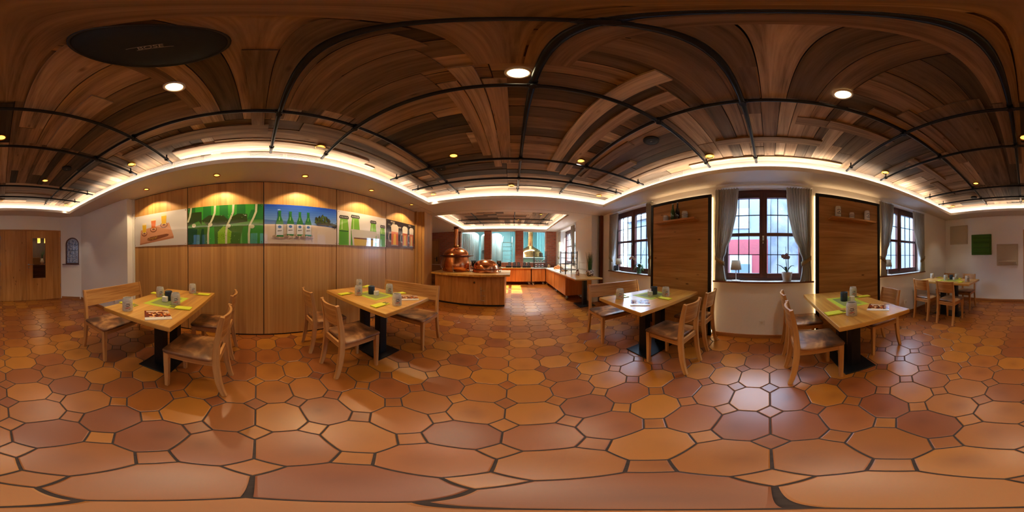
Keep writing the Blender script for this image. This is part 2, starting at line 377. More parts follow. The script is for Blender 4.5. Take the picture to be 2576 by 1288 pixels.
# ================================================================== floor
PX, PY, OX, OY, Q, G = .3111, .2483, -.0308, -.009, .072, .0046
def inset(pts, g):
    n = len(pts); out = []
    for i in range(n):
        p, a, b = Vector(pts[i]), Vector(pts[i-1]), Vector(pts[(i+1) % n])
        d1, d2 = (p-a).normalized(), (b-p).normalized()
        n1, n2 = Vector((-d1.y, d1.x)), Vector((-d2.y, d2.x))
        h = (n1+n2).normalized(); out.append(p+h*(g/max(.3, h.dot(n1))))
    return out
fl = MB()
def tile(pts, cx, cy):
    t = rnd.random(); a = inset(pts, G); b = inset(pts, G+.0035); n = len(pts)
    top = [(p.x, p.y, 0) for p in b]; mid = [(p.x, p.y, -.0012) for p in a]; low = [(p.x, p.y, -.006) for p in a]
    fl.face(top, 0, t, [(p[0]-cx, p[1]-cy) for p in top])
    for A, B in ((mid, top), (low, mid)):
        for i in range(n):
            j = (i+1) % n; f = [A[i], A[j], B[j], B[i]]; fl.face(f, 0, t, [(p[0]-cx, p[1]-cy) for p in f])
for i in range(-17, 10):
    for j in range(-20, 34):
        x0, y0 = OX+i*PX, OY+j*PY; x1, y1 = x0+PX, y0+PY
        if (y1 < 3.7 and x1 < -2.6) or x0 > 2.42: continue
        tile([(x0+Q, y0), (x1-Q, y0), (x1, y0+Q), (x1, y1-Q), (x1-Q, y1), (x0+Q, y1), (x0, y1-Q), (x0, y0+Q)], (x0+x1)/2, (y0+y1)/2)
        tile([(x0-Q, y0), (x0, y0-Q), (x0+Q, y0), (x0, y0+Q)], x0, y0)
fl.box((-5.6, -5.2, -.05), (2.62, 12.2, -.0045), 1)
struct('floor', fl, ['tile', 'grout'], recalc=False)
# ================================================================== walls
ZS = 2.37                                     # soffit height
YC = {1: 2.69, 2: .084, 3: -2.52}             # window centres on the right wall
w = MB(); ys = [-4.8]
for k in (3, 2, 1):
    a, b = YC[k]-.605, YC[k]+.605
    w.box((2.31, ys[-1], 0), (2.62, a, 2.75)); w.box((2.31, a, 0), (2.62, b, .883)); w.box((2.31, a, 2.327), (2.62, b, 2.75)); ys.append(b)
w.box((2.31, ys[-1], 0), (2.62, 3.83, 2.75))
struct('wall_right', w, 'plaster')
w = MB(); w.box((2.01, 3.83, 0), (2.62, 5.0, 2.8)); w.box((2.01, 5.0, 0), (2.62, 6.75, .93)); w.box((2.01, 5.0, 2.32), (2.62, 6.75, 2.8)); w.box((2.01, 6.75, 0), (2.62, 7.75, 2.8))
struct('wall_front_right', w, 'plaster')
w = MB(); w.box((.035, -4.62, 0), (2.31, -4.39, 2.75)); w.box((-1.705, -4.62, 1.975), (.035, -4.39, 2.75)); w.box((-2.6, -4.62, 0), (-1.705, -4.39, 2.75))
struct('wall_back', w, 'plaster')
# diagonal nook wall with an arched opening, a = distance along it
ND = Vector((-.42, .31, 0)).normalized(); NN = Vector((-ND.y, ND.x, 0)); NM = Matrix(((ND.x, NN.x, 0, -1.71), (ND.y, NN.y, 0, -4.365), (0, 0, 1, 0), (0, 0, 0, 1)))
# local x along the wall, local y away from the room
AW0, AW1, AZ, AR = .115, .505, 1.01, .195
arch = [(AW0, AZ)] + [((AW0+AW1)/2-AR*math.cos(t*PI/14), 1.57+AR*math.sin(t*PI/14)) for t in range(15)] + [(AW1, AZ)]
w = MB()
w.box((-.12, 0, 0), (.70, .16, AZ), 0, Mx=NM); w.box((-.12, 0, AZ), (AW0, .16, 2.75), 0, Mx=NM); w.box((AW1, 0, AZ), (.70, .16, 2.75), 0, Mx=NM)
for p, q in zip(arch[1:-2], arch[2:-1]):
    w.prism([(p[0], 0, p[1]), (q[0], 0, q[1]), (q[0], 0, 2.75), (p[0], 0, 2.75)], (0, .16, 0), 0, Mx=NM)
struct('wall_nook', w, 'plaster')
w = MB(); w.box((-2.4, -4.2, 0), (-2.165, -2.2, 2.75)); w.box((-2.4, -2.2, 0), (-2.30, -2.165, 2.75))
struct('wall_left_back', w, 'plaster')
# oak veneered partition along the left wall
wl = MB(); wl.box((-2.5, -2.2, 0), (-2.345, 3.93, 2.75)); wl.box((-2.345, -2.165, 0), (-2.315, -2.153, ZS), 1); 
wall_left = struct('wall_left', wl, ['black', 'plaster'])
pj = [-2.15, -1.044, .1, 1.235, 2.35, 3.37]
for a, b in zip(pj, pj[1:]):
    p = MB(); p.box((-2.345, a+.006, .022), (-2.32, b-.006, ZS-.012), 0, ua=2); struct('panel', p, 'veneer', wall_left, bevel=.002)
p = MB(); p.box((-2.345, -2.15, 0), (-2.335, 3.4, .022)); p.box((-2.345, -2.15, ZS-.012), (-2.335, 3.4, ZS)); struct('shadow_gap', p, 'black', wall_left)
p = MB(); p.box((-2.345, 3.38, 0), (-2.27, 3.47, ZS), 0, ua=2); p.box((-2.345, 3.47, 0), (-2.19, 3.52, ZS), 0, ua=2); p.box((-2.345, 3.52, 0), (-2.125, 3.93, ZS), 0, ua=2); struct('end_post', p, 'veneer', wall_left, bevel=.003)
p = MB(); p.lathe([(0, .012), (.016, .012), (.018, 0)], 16, 0, T(-2.32, 3.245, 1.376, 0, 0, PI/2)); p.lathe([(0, .014), (.006, .014), (.006, .01)], 10, 1, T(-2.32, 3.245, 1.376, 0, 0, PI/2))
tag(obj('panel_lock', p, ['steel', 'black']), 'small round metal lock at the right end of the oak partition wall', 'lock')
# front room shell (room with the kettles)
w = MB(); w.box((-5.6, 3.80, 0), (-2.345, 3.93, 2.8)); w.box((-5.6, 3.93, 0), (-5.4, 7.6, 2.8))
struct('wall_front_left', w, 'plaster')
YB = 7.4
w = MB()
for a, b in ((-5.4, -2.46), (-1.31, -1.0), (.13, .46), (1.53, 2.07)): w.box((a, YB, 0 if a < -5 else .93), (b, YB+.24, 2.40), 0, "h")
w.box((-2.46, YB, 0), (2.07, YB+.24, .93), 0, 'h')
w.box((-5.4, YB, 2.40), (2.07, YB+.24, 2.8), 1)
struct('wall_front', w, ['brick', 'plaster_c'])
w = MB(); w.box((-5.6, YB+.24, 0), (-5.4, 12.2, 3.3)); w.box((-5.6, 12.0, 0), (2.75, 12.2, 3.3)); w.box((2.6, YB+.24, 0), (2.75, 12.0, 3.3)); w.box((-5.6, YB+.1, 3.2), (2.75, 12.2, 3.3)); w.box((2.07, YB, 0), (2.75, YB+.24, 3.3)); w.box((-5.6, YB, 2.8), (2.07, YB+.24, 3.3))
struct('wall_brewhouse', w, 'teal')
# baseboards
def baseb(name, a, b): 
    m = MB(); m.box(a, b); struct(name, m, 'trimwood', bevel=.004)
baseb('baseboard_right', (2.293, YC[2]-.745, 0), (2.31, YC[2]+.73, .065)); baseb('baseboard_right_back', (2.293, -4.39, 0), (2.31, -1.83, .065)); baseb('baseboard_right_front', (2.293, 2.0, 0), (2.31, 3.7, .065))
baseb('baseboard_back', (.04, -4.39, 0), (2.29, -4.373, .065)); baseb('baseboard_left', (-2.165, -4.03, 0), (-2.148, -2.2, .065))
m = MB(); m.box((.0, -.017, 0), (.52, 0, .065), Mx=NM); struct('baseboard_nook', m, 'trimwood', bevel=.004)
# brown post and steel guide at the opening between the rooms
m = MB(); m.box((2.225, 3.72, 0), (2.305, 3.83, ZS), 0, ua=2); post = tag(obj('partition_post', m, 'postwood', bevel=.004), 'tall reddish brown wooden post in the wall corner behind the grass plant', 'post')
m = MB(); m.box((2.195, 3.775, 0), (2.222, 3.828, ZS)); m.box((2.187, 3.765, 0), (2.195, 3.79, ZS)); obj('guide_rail', m, 'steel', post, bevel=.002)
# ================================================================== ceiling
IN = (-1.745, 1.885, -3.87, 3.055); FA = (-1.845, 1.985, -3.97, 3.155); OUT = (-2.5, 2.62, -4.62, 4.06)
c = MB(); ring(c, IN, OUT, ZS, ZS+.016)
ring(c, (IN[0], IN[1], IN[2], IN[3]), (IN[0]-.018, IN[1]+.018, IN[2]-.018, IN[3]+.018), ZS+.016, ZS+.062)
ring(c, FA, (FA[0]-.2, FA[1]+.2, FA[2]-.2, FA[3]+.2), ZS+.016, 2.66)
c.box((-2.7, -4.8, 2.75), (2.8, 4.3, 2.85))
c.box((-2.45, 3.8, ZS-.001), (2.3, 3.806, ZS+.001), 1)
c.box((-2.32, 2.72, ZS-.001), (-1.98, 2.725, ZS+.001), 1); c.box((-2.32, 3.16, ZS-.001), (-1.98, 3.165, ZS+.001), 1); c.box((-1.985, 2.72, ZS-.001), (-1.98, 3.8, ZS+.001), 1)
ceil = struct('ceiling', c, ['plaster_c', 'grille'])
Z2 = 2.40; IN2 = (-2.2, 1.5, 4.16, 7.16); FA2 = (-2.3, 1.6, 4.06, 7.26)
c = MB(); ring(c, IN2, (-5.6, 2.62, 4.06, 7.42), Z2, Z2+.016); ring(c, IN2, (IN2[0]-.018, IN2[1]+.018, IN2[2]-.018, IN2[3]+.018), Z2+.016, Z2+.06)
ring(c, FA2, (FA2[0]-.2, FA2[1]+.2, FA2[2]-.02, FA2[3]+.1), Z2+.016, 2.70); c.box((-5.6, 3.8, ZS+.016), (2.62, 4.06, 2.8)); c.box((-5.6, 4.06, 2.78), (2.8, 7.64, 2.88)); c.box((-5.6, 3.8, ZS), (-2.32, 4.06, ZS+.016))
ceil2 = struct('ceiling_front', c, 'plaster_c')
LEDW = 2.8
def led(parent, F, I, z):
    m = MB()
    for a, b in (((I[0]-.05, I[2], z), (I[0]-.04, I[3], z+.008)), ((I[1]+.04, I[2], z), (I[1]+.05, I[3], z+.008)), ((I[0], I[2]-.05, z), (I[1], I[2]-.04, z+.008)), ((I[0], I[3]+.04, z), (I[1], I[3]+.05, z+.008))): m.box(a, b)
    obj('led_strip', m, 'led', parent)
    for x, y, sx, sy in ((I[0]-.06, (I[2]+I[3])/2, .03, I[3]-I[2]), (I[1]+.06, (I[2]+I[3])/2, .03, I[3]-I[2]), ((I[0]+I[1])/2, I[2]-.06, I[1]-I[0], .03), ((I[0]+I[1])/2, I[3]+.06, I[1]-I[0], .03)):
        L = bpy.data.lights.new('cove_light', 'AREA'); L.shape = 'RECTANGLE'; L.size = sx; L.size_y = sy; L.energy = LEDW*max(sx, sy); L.color = (1, .86, .70)
        o = bpy.data.objects.new('cove_light', L); COL.objects.link(o); o.location = (x, y, z+.012); o.rotation_euler = (PI, 0, 0); o.parent = parent
led(ceil, FA, IN, ZS+.017); led(ceil2, FA2, IN2, Z2+.017)
# reclaimed planks
def planks(F, zb, seed, extra=(), dark=0.):
    R = random.Random(seed); p = MB()
    def board(x0, x1, y0, y1, along, z=None, t=None, th=.03):
        z = zb-R.uniform(0, .016) if z is None else z; g = .0022
        t = min(.99, max(.01, R.betavariate(1.15, 1.5)+dark)) if t is None else t
        p.box((x0+g, y0+g, z), (x1-g, y1-g, zb+.03), 0, ua=along, t=t)
    def patch(x0, x1, y0, y1, along):
        (a0, a1, b0, b1) = (x0, x1, y0, y1) if along == 0 else (y0, y1, x0, x1)
        b = b0
        while b < b1-1e-4:
            wd = R.choice((.1, .12, .14, .17, .2)); e = b+wd
            if b1-e < .07: e = b1
            a = a0
            while a < a1-1e-4:
                l = R.uniform(.5, 1.9); q = a+l
                if a1-q < .3: q = a1
                if along == 0: board(a, q, b, e, 0)
                else: board(b, e, a, q, 1)
                a = q
            b = e
    xs = [F[0], F[0]+.62*1.0, F[0]+1.75, F[0]+2.75, F[1]]; n = max(3, round((F[3]-F[2])/1.15)); yy = [F[2]+(F[3]-F[2])*k/n for k in range(n+1)]
    for j in range(n):
        for i in range(4):
            al = (0 if (i in (1, 2)) else 1) if R.random() < .62 else (1 if (i in (1, 2)) else 0)
            patch(xs[i], xs[i+1], yy[j], yy[j+1], al)
    for (x0, x1, y0, y1, al, z, t) in extra: board(x0, x1, y0, y1, al, zb-z, t)
    p.box((F[0], F[2], zb+.03), (F[1], F[3], zb+.04))
    return p
X = [(.45, .575, .39, 2.22, 1, .036, .97), (.66, .765, .48, 2.31, 1, .03, .82), (.575, .66, .5, 2.25, 1, .014, .10),
     (-.355, -.252, .68, 1.86, 1, .022, .72), (-.25, -.15, .55, 2.17, 1, .028, .82), (-.148, -.035, .69, 2.08, 1, .024, .7),
     (.24, .67, -2.8, -.88, 1, .022, .30), (.68, .80, -1.9, -.80, 1, .028, .45), (.81, .90, -1.55, -.62, 1, .032, .55),
     (-.145, .022, -.95, .55, 1, .016, .52), (.024, .19, -.96, .55, 1, .016, .50), (.02, .19, -2.1, -.97, 1, .012, .40),
     (-.36, -.155, -1.3, -.34, 1, .024, .74), (-.30, -.16, -2.3, -1.32, 1, .012, .60), (-.63, -.475, -1.6, -.742, 1, .03, .75), (-.63, -.475, -2.4, -1.62, 1, .016, .55),
     (-1.46, -1.3, -1.4, .10, 1, .022, .42), (-1.30, -.43, -.04, .06, 0, .03, .35), (-.98, -.30, -.42, -.34, 0, .018, .38), (-1.2, -.15, .06, .2, 0, .022, .34),
     (-1.05, -.2, .2, .34, 0, .018, .42), (-1.0, -.25, .34, .55, 0, .016, .33), (-1.0, -.36, .55, .72, 0, .014, .36),
     (.2, 1.1, .05, .19, 0, .012, .40), (.2, .95, .2, .34, 0, .014, .36), (1.10, 1.21, -1.05, -.44, 1, .034, .55), (1.12, 1.23, -1.1, -.2, 1, .02, .45), (1.45, 1.56, -.5, .5, 1, .03, .5),
     (1.2, 1.31, -2.3, -1.5, 1, .034, .62), (1.35, 1.5, -3.0, -2.3, 1, .03, .4), (-1.2, -1.1, 1.2, 2.3, 1, .03, .5), (-1.6, -1.45, 1.9, 2.7, 1, .03, .3), (1.0, 1.1, 1.2, 2.3, 1, .028, .45), (1.3, 1.42, 1.5, 2.6, 1, .034, .6),
     (-1.8, -1.7, -.9, 1.5, 1, .02, .9), (-1.7, -1.58, -.9, 1.3, 1, .03, .85), (1.85, 1.96, -.9, 1.0, 1, .03, .85), (-.9, .7, 2.9, 3.0, 0, .02, .9), (-.6, .9, -3.8, -3.68, 0, .02, .8)]
struct('ceiling_planks', planks(FA, 2.60, 11, X), 'old')
struct('ceiling_planks_front', planks(FA2, 2.645, 5, [(-.3, .6, 4.9, 5.2, 0, .03, .95)], .1), 'old')
# air vents on the cove face
def vent(x, y0, y1, side, label):
    v = thing('air_vent', label, 'air vent', (x, (y0+y1)/2, 2.545), 0, 'slatted vents in the ceiling cove')
    h = (y1-y0)/2; d = -.008*side
    for s, (a, b) in enumerate(((-h, -.012), (.012, h))):
        f = MB(); ring(f, (a+.012, b-.012, -.032, .032), (a, b, -.045, .045), 0, .008); 
        f.v = [(side*-p[2], p[0], p[1]) for p in f.v]; obj('frame', f, 'plaster_c', v)
        q = MB(); q.box((d*.1, a+.012, -.032), (0, b-.012, .032)); obj('backing', q, 'grille', v)
        q = MB()
        for k in range(4): q.box((d*.2, a+.012, -.028+k*.0165), (d*1.1, b-.012, -.019+k*.0165))
        obj('slats', q, 'plaster_c', v)
vent(FA[0], -.085, .725, -1, 'white slatted air vent in the ceiling cove above the beach bottle picture')
vent(FA[0], -1.42, -.60, -1, 'white slatted air vent in the ceiling cove above the tasting glasses picture')
vent(FA[1], 1.147, 1.964, 1, 'white slatted air vent in the ceiling cove above the shelf with bottles')
vent(FA[1], -2.734, -1.904, 1, 'white slatted air vent in the ceiling cove above the three-stein shelf')
# ================================================================== pipe grids
def pipe_grid(name, label, xs, ys, xr, yr, z, zc, r=.0165):
    g = thing(name, label, 'pipes', ((xr[0]+xr[1])/2, (yr[0]+yr[1])/2, z)); ox, oy = (xr[0]+xr[1])/2, (yr[0]+yr[1])/2
    for x in xs:
        m = MB(); m.tube([(x-ox, yr[0]-oy, .016), (x-ox, yr[1]-oy, .016)], r, 12); obj('pipe', m, 'pipe', g)
    for y in ys:
        m = MB(); m.tube([(xr[0]-ox, y-oy, -.016), (xr[1]-ox, y-oy, -.016)], r, 12); obj('pipe', m, 'pipe', g)
    for x in xs:
        for y in ys:
            m = MB(); m.tube([(x-ox, y-oy, -.036), (x-ox, y-oy, .036)], .021, 10); m.tube([(x-ox-.03, y-oy, -.016), (x-ox+.03, y-oy, -.016)], .0205, 10); m.tube([(x-ox, y-oy-.03, .016), (x-ox, y-oy+.03, .016)], .0205, 10); obj('pipe_joint', m, 'pipe', g)
    for y in ys:
        for x in (xr[0]+.12, xr[1]-.12):
            m = MB(); m.tube([(x-ox-.012, y-oy, -.016), (x-ox+.012, y-oy, -.016)], .026, 10); m.tube([(x-ox, y-oy, 0), (x-ox, y-oy, zc-z)], .009, 8); obj('hanger', m, 'pipe', g)
    for x in xs:
        for y in (yr[0]+.12, yr[1]-.12):
            m = MB(); m.tube([(x-ox, y-oy-.012, .016), (x-ox, y-oy+.012, .016)], .026, 10); m.tube([(x-ox, y-oy, .016), (x-ox, y-oy, zc-z)], .009, 8); obj('hanger', m, 'pipe', g)
pipe_grid('pipe_grid', 'black pipe grid hanging under the plank ceiling of the dining room', (-1.075, .08, .905), (.15, .735, 1.88, 2.47, -1.0, -1.585, -2.76, -3.32), (-1.755, 1.925), (-3.865, 3.10), 2.54, 2.60)
pipe_grid('pipe_grid', 'black pipe grid under the plank ceiling above the copper kettles', (-1.3, .05, 1.1), (4.55, 5.75, 6.45), (-2.0, 1.42), (4.2, 7.15), 2.585, 2.64)
# ================================================================== windows
def window(n, yc, x=2.45, z0=.905, z1=2.312, hw=.60, handle=1):
    g = thing('window_%d' % n, loc=(x, yc, z0), kind='structure'); H = z1-z0
    f = MB(); ring(f, (-hw+.035, hw-.035, .035, H-.035), (-hw-.005, hw+.005, -.02, H+.02), 0, .09)
    f.v = [(p[2], p[0], p[1]) for p in f.v]; obj('window_frame', f, 'redwood', g, bevel=.004)
    for sgn in (1, -1):
        s = MB(); a, b = (0, hw-.036) if sgn > 0 else (-hw+.036, 0)
        i0, i1 = (.058, hw-.06) if sgn > 0 else (-hw+.06, -.058); zb, zt = .105, H-.125
        ring(s, (i0, i1, zb, zt), (a, b, .036, H-.036), 0, .07); s.box((i0, .667, .01), (i1, .719, .06))
        s.v = [(p[2]-.012, p[0], p[1]) for p in s.v]
        so = obj('sash', s, 'redwood', g, bevel=.004)
        for (q0, q1) in ((zb, .667), (.719, zt)):
            m = MB(); m.box((.024, i0-.005, q0-.005), (.028, i1+.005, q1+.005)); obj('pane', m, 'pane', so)
            m = MB()
            for k in (1, 2): yy = i0+(i1-i0)*k/3; m.box((.016, yy-.006, q0), (.035, yy+.006, q1))
            zz = q0+(q1-q0)*.5; m.box((.0165, i0, zz-.006), (.0345, i1, zz+.006)); obj('muntin', m, 'lead', so)
    m = MB(); m.box((-.022, -.014, .04), (-.010, .014, H-.04)); obj('meeting_rail', m, 'redwood', g, bevel=.002)
    if handle:
        m = MB(); m.box((-.03, -.013, .60), (-.022, .013, .67)); m.tube([(-.026, 0, .64), (-.055, 0, .64), (-.055, 0, .55)], .008, 8); obj('handle', m, 'steel', g)
    return g
for k in (1, 2, 3): window(k, YC[k])
window(4, 5.875, 2.25, .955, 2.30, .86)
for k, (a, b) in {1: (2.0, 3.41), 2: (-.648, .81), 3: (-3.24, -1.832)}.items():
    m = MB(); m.box((2.272, a, .886), (2.47, b, .905), 0); m.box((2.26, a, .884), (2.272, b, .906), 1); struct('trim_%d' % k, m, ['sill', 'postwood'], bevel=.002)
m = MB(); m.box((1.99, 5.02, .932), (2.26, 6.73, .955), 0); struct('trim_4', m, ['sill'])
# arched niche window
g = thing('window_5', loc=(0, 0, 0), kind='structure')
def off(pts, d):
    c0 = (AW0+AW1)/2
    return [(c0+(p[0]-c0)*(1-d/AR), max(AZ+d*.9, 1.57+(p[1]-1.57)*(1-d/AR) if p[1] > 1.57 else p[1])) for p in pts]
m = MB(); A, B = arch, off(arch, .032)
for i in range(len(A)-1):
    m.prism([(A[i][0], .03, A[i][1]), (A[i+1][0], .03, A[i+1][1]), (B[i+1][0], .03, B[i+1][1]), (B[i][0], .03, B[i][1])], (0, .06, 0), 0, Mx=NM)
m.box((AW0, .03, AZ), (AW1, .09, AZ+.03), Mx=NM); obj('window_frame', m, 'redwood', g)
m = MB(); m.prism([(p[0], .06, p[1]) for p in B], (0, .006, 0), 0, Mx=NM); obj('stained_glass', m, 'stain', g)
m = MB()
for z in (1.2, 1.4, 1.55): m.box((AW0+.03, .054, z), (AW1-.03, .06, z+.006), Mx=NM)
for x in (.22, .31, .4): m.box((x, .0545, AZ+.03), (x+.005, .0595, 1.72 if abs(x-.31) < .02 else 1.66), Mx=NM)
m.lathe([(.062, 0), (.068, 0), (.068, .006), (.062, .006)], 20, 0, NM @ T(.31, .054, 1.33, 0, PI/2)); obj('leading', m, 'lead', g)
m = MB(); m.box((AW0-.09, -.03, AZ-.02), (AW1+.005, .1, AZ), Mx=NM); obj('window_sill', m, 'redwood', g, bevel=.003)
# brewhouse panes
for k, (a, b) in enumerate(((-2.46, -1.31), (-1.0, .13), (.46, 1.53))):
    g = thing('window_%d' % (6+k), loc=((a+b)/2, YB+.14, .93), kind='structure'); h = (b-a)/2
    m = MB(); ring(m, (-h+.03, h-.03, .03, 1.44), (-h, h, 0, 1.47), -.03, .03); m.v = [(p[0], p[2], p[1]) for p in m.v]; obj('window_frame', m, 'white', g)
    m = MB(); m.box((-h+.02, -.004, .02), (h-.02, .004, 1.45)); obj('pane', m, 'clear', g)
# ================================================================== doors
g = thing('door_1', loc=(-.835, -4.39, 0), kind='structure'); D0 = -.835
m = MB(); m.box((-1.705-D0, -.10, 0), (-1.675-D0, .012, 1.975), 0, ua=2); m.box((.005-D0, -.10, 0), (.035-D0, .012, 1.975), 0, ua=2); m.box((-1.675-D0, -.10, 1.945), (.005-D0, .012, 1.975)); obj('door_frame', m, 'door_wood', g, bevel=.003)
m = MB(); m.box((-.698-D0, -.04, .006), (.003-D0, .004, 1.942), 0, ua=2); lf = obj('door_leaf', m, 'door_wood', g, bevel=.003)
for z in (.35, 1.0, 1.7):
    m = MB(); m.tube([(.003-D0, .010, z), (.003-D0, .010, z+.09)], .008, 8); obj('hinge', m, 'steel', lf)
m = MB(); x0, x1 = -1.673-D0, -.702-D0; a, b = -1.235-D0, -.872-D0
m.box((x0, -.04, .006), (a, .004, 1.942), 0, ua=2); m.box((b, -.04, .006), (x1, .004, 1.942), 0, ua=2); m.box((a, -.04, .006), (b, .004, .63), 0, ua=2); m.box((a, -.04, 1.743), (b, .004, 1.942), 0, ua=2); lf = obj('door_leaf', m, 'door_wood', g)
m = MB(); m.box((a-.004, -.02, .626), (b+.004, -.014, 1.747)); obj('pane', m, 'dark_pane', lf)
m = MB(); m.tube([(-.757-D0, .0, 1.013), (-.757-D0, .05, 1.013), (-.895-D0, .052, 1.016)], .009, 8); m.lathe([(0, .008), (.025, .008), (.025, 0)], 16, 0, T(-.757-D0, .004, 1.013, 0, -PI/2)); m.lathe([(0, .008), (.022, .008), (.022, 0)], 16, 0, T(-.757-D0, .004, .93, 0, -PI/2)); obj('handle', m, 'steel', lf)
for z in (.35, 1.7):
    m = MB(); m.tube([(x0-.001, .010, z), (x0-.001, .010, z+.09)], .008, 8); obj('hinge', m, 'steel', lf)
# hallway behind the door pane
m = MB(); m.box((-2.2, -6.6, -.05), (.6, -6.5, 2.6)); m.box((-2.3, -6.6, -.05), (-2.2, -4.62, 2.6)); m.box((.6, -6.6, -.05), (.7, -4.62, 2.6)); m.box((-2.3, -6.6, 2.5), (.7, -4.62, 2.6)); m.box((-2.3, -6.6, -.06), (.7, -4.62, 0)); struct('wall_hallway', m, 'hall')
t = thing('sideboard', 'dark wooden sideboard seen through the narrow pane of the door', 'sideboard', (-1.28, -5.9, 0))
m = MB(); m.box((-.6, -.25, .05), (.6, .25, .9)); obj('body', m, 'postwood', t, bevel=.004); m = MB(); m.box((-.62, -.26, .9), (.62, .27, .94)); obj('top', m, 'postwood', t, bevel=.004)
m = MB(); m.box((-.14, -.12, 0), (.14, .12, .24)); m.box((-.15, -.13, .19), (.15, .13, .25)); tag(obj('carton', m, 'carton', loc=(-1.25, -5.8, .94)), 'brown cardboard box on the sideboard behind the door pane', 'box')
t = thing('flower_vase', 'white vase with dark leaves on the sideboard behind the door pane', 'vase', (-1.50, -5.8, .94)); m = MB(); m.lathe([(0, 0), (.05, 0), (.07, .1), (.04, .2), (.045, .22), (.035, .22), (.03, .1), (0, .02)], 18); obj('vase', m, 'porcelain', t)
m = MB()
for k in range(14):
    a = rnd.uniform(0, 6.28); r = rnd.uniform(.04, .12); m.sweep([(0, 0, .15), (r*.5*math.cos(a), r*.5*math.sin(a), .35), (r*math.cos(a), r*math.sin(a), rnd.uniform(.38, .52))], [.004, .03, .004], .003, (-math.sin(a), math.cos(a), 0))
obj('leaves', m, 'leaf_d', t)
for x, l in ((-1.36, 'left orange pendant lamp seen through the upper door pane'), (-1.62, 'right orange pendant lamp seen through the upper door pane')):
    g = thing('pendant_lamp', l, 'lamp', (x, -5.7, 1.72), 0, 'orange pendant lamps behind the door'); m = MB(); m.lathe([(.05, 0), (.05, .22), (0, .225)], 20); obj('lamp_shade', m, 'pend', g, solid=.003); m = MB(); m.tube([(0, 0, .22), (0, 0, .78)], .004, 6); obj('cord', m, 'black', g)
    L = bpy.data.lights.new('lamp', 'POINT'); L.energy = 7; L.color = (1, .75, .45); L.shadow_soft_size = .03; o = bpy.data.objects.new('lamp', L); COL.objects.link(o); o.parent = g; o.location = (0, 0, -.03)
# door in the brick wall of the kettle room
g = thing('door_2', loc=(-3.93, YB, 0), kind='structure'); m = MB(); m.box((-.42, -.025, 0), (-.34, .0, 2.07), 0, ua=2); m.box((.29, -.025, 0), (.37, 0, 2.07), 0, ua=2); m.box((-.34, -.025, 1.99), (.29, 0, 2.07)); obj('door_frame', m, 'trimwood', g, bevel=.004)
m = MB(); m.box((-.34, -.012, .005), (.29, 0, 1.985), 0, ua=2); lf = obj('door_leaf', m, 'door_wood', g); m = MB(); m.box((.19, -.02, .93), (.24, -.012, 1.16)); m.tube([(.215, -.012, 1.08), (.215, -.06, 1.08), (.09, -.06, 1.08)], .01, 8); obj('handle', m, 'black', lf)
# ================================================================== furniture
def seat_mb(hw, y0, y1, z0, z1):
    m = MB(); nx, ny = 12, 8; P = []; 
    def sup(u, v, h):   # rounded-rectangle footprint
        x, y = hw*u, (y0+y1)/2+(y1-y0)/2*v; return x, y
    ringpts = []
    r = .03; cx, cy = hw-r, (y1-y0)/2-r; ym = (y0+y1)/2
    for q, (sx, sy) in enumerate(((1,1),(-1,1),(-1,-1),(1,-1))):
        for k in range(5):
            a = q*PI/2+k*PI/8; ringpts.append((sx*cx+r*math.cos(a), sy*cy+r*math.sin(a)))
    L = [(.985, z0), (1, z0+.006), (1, z1-.012), (.985, z1-.004), (.95, z1), (.6, z1+.003), (.01, z1+.004)]
    vs = []; n = len(ringpts)
    for s, z in L:
        vs += [(x*s, ym+y*s, z) for x, y in ringpts]
    fs = [(i*n+k, i*n+(k+1) % n, (i+1)*n+(k+1) % n, (i+1)*n+k) for i in range(len(L)-1) for k in range(n)]
    m.add(vs, fs, None, 0, True); m.add(vs[:n], [tuple(range(n))[::-1]]); m.add(vs[-n:], [tuple(range(n))]); return m
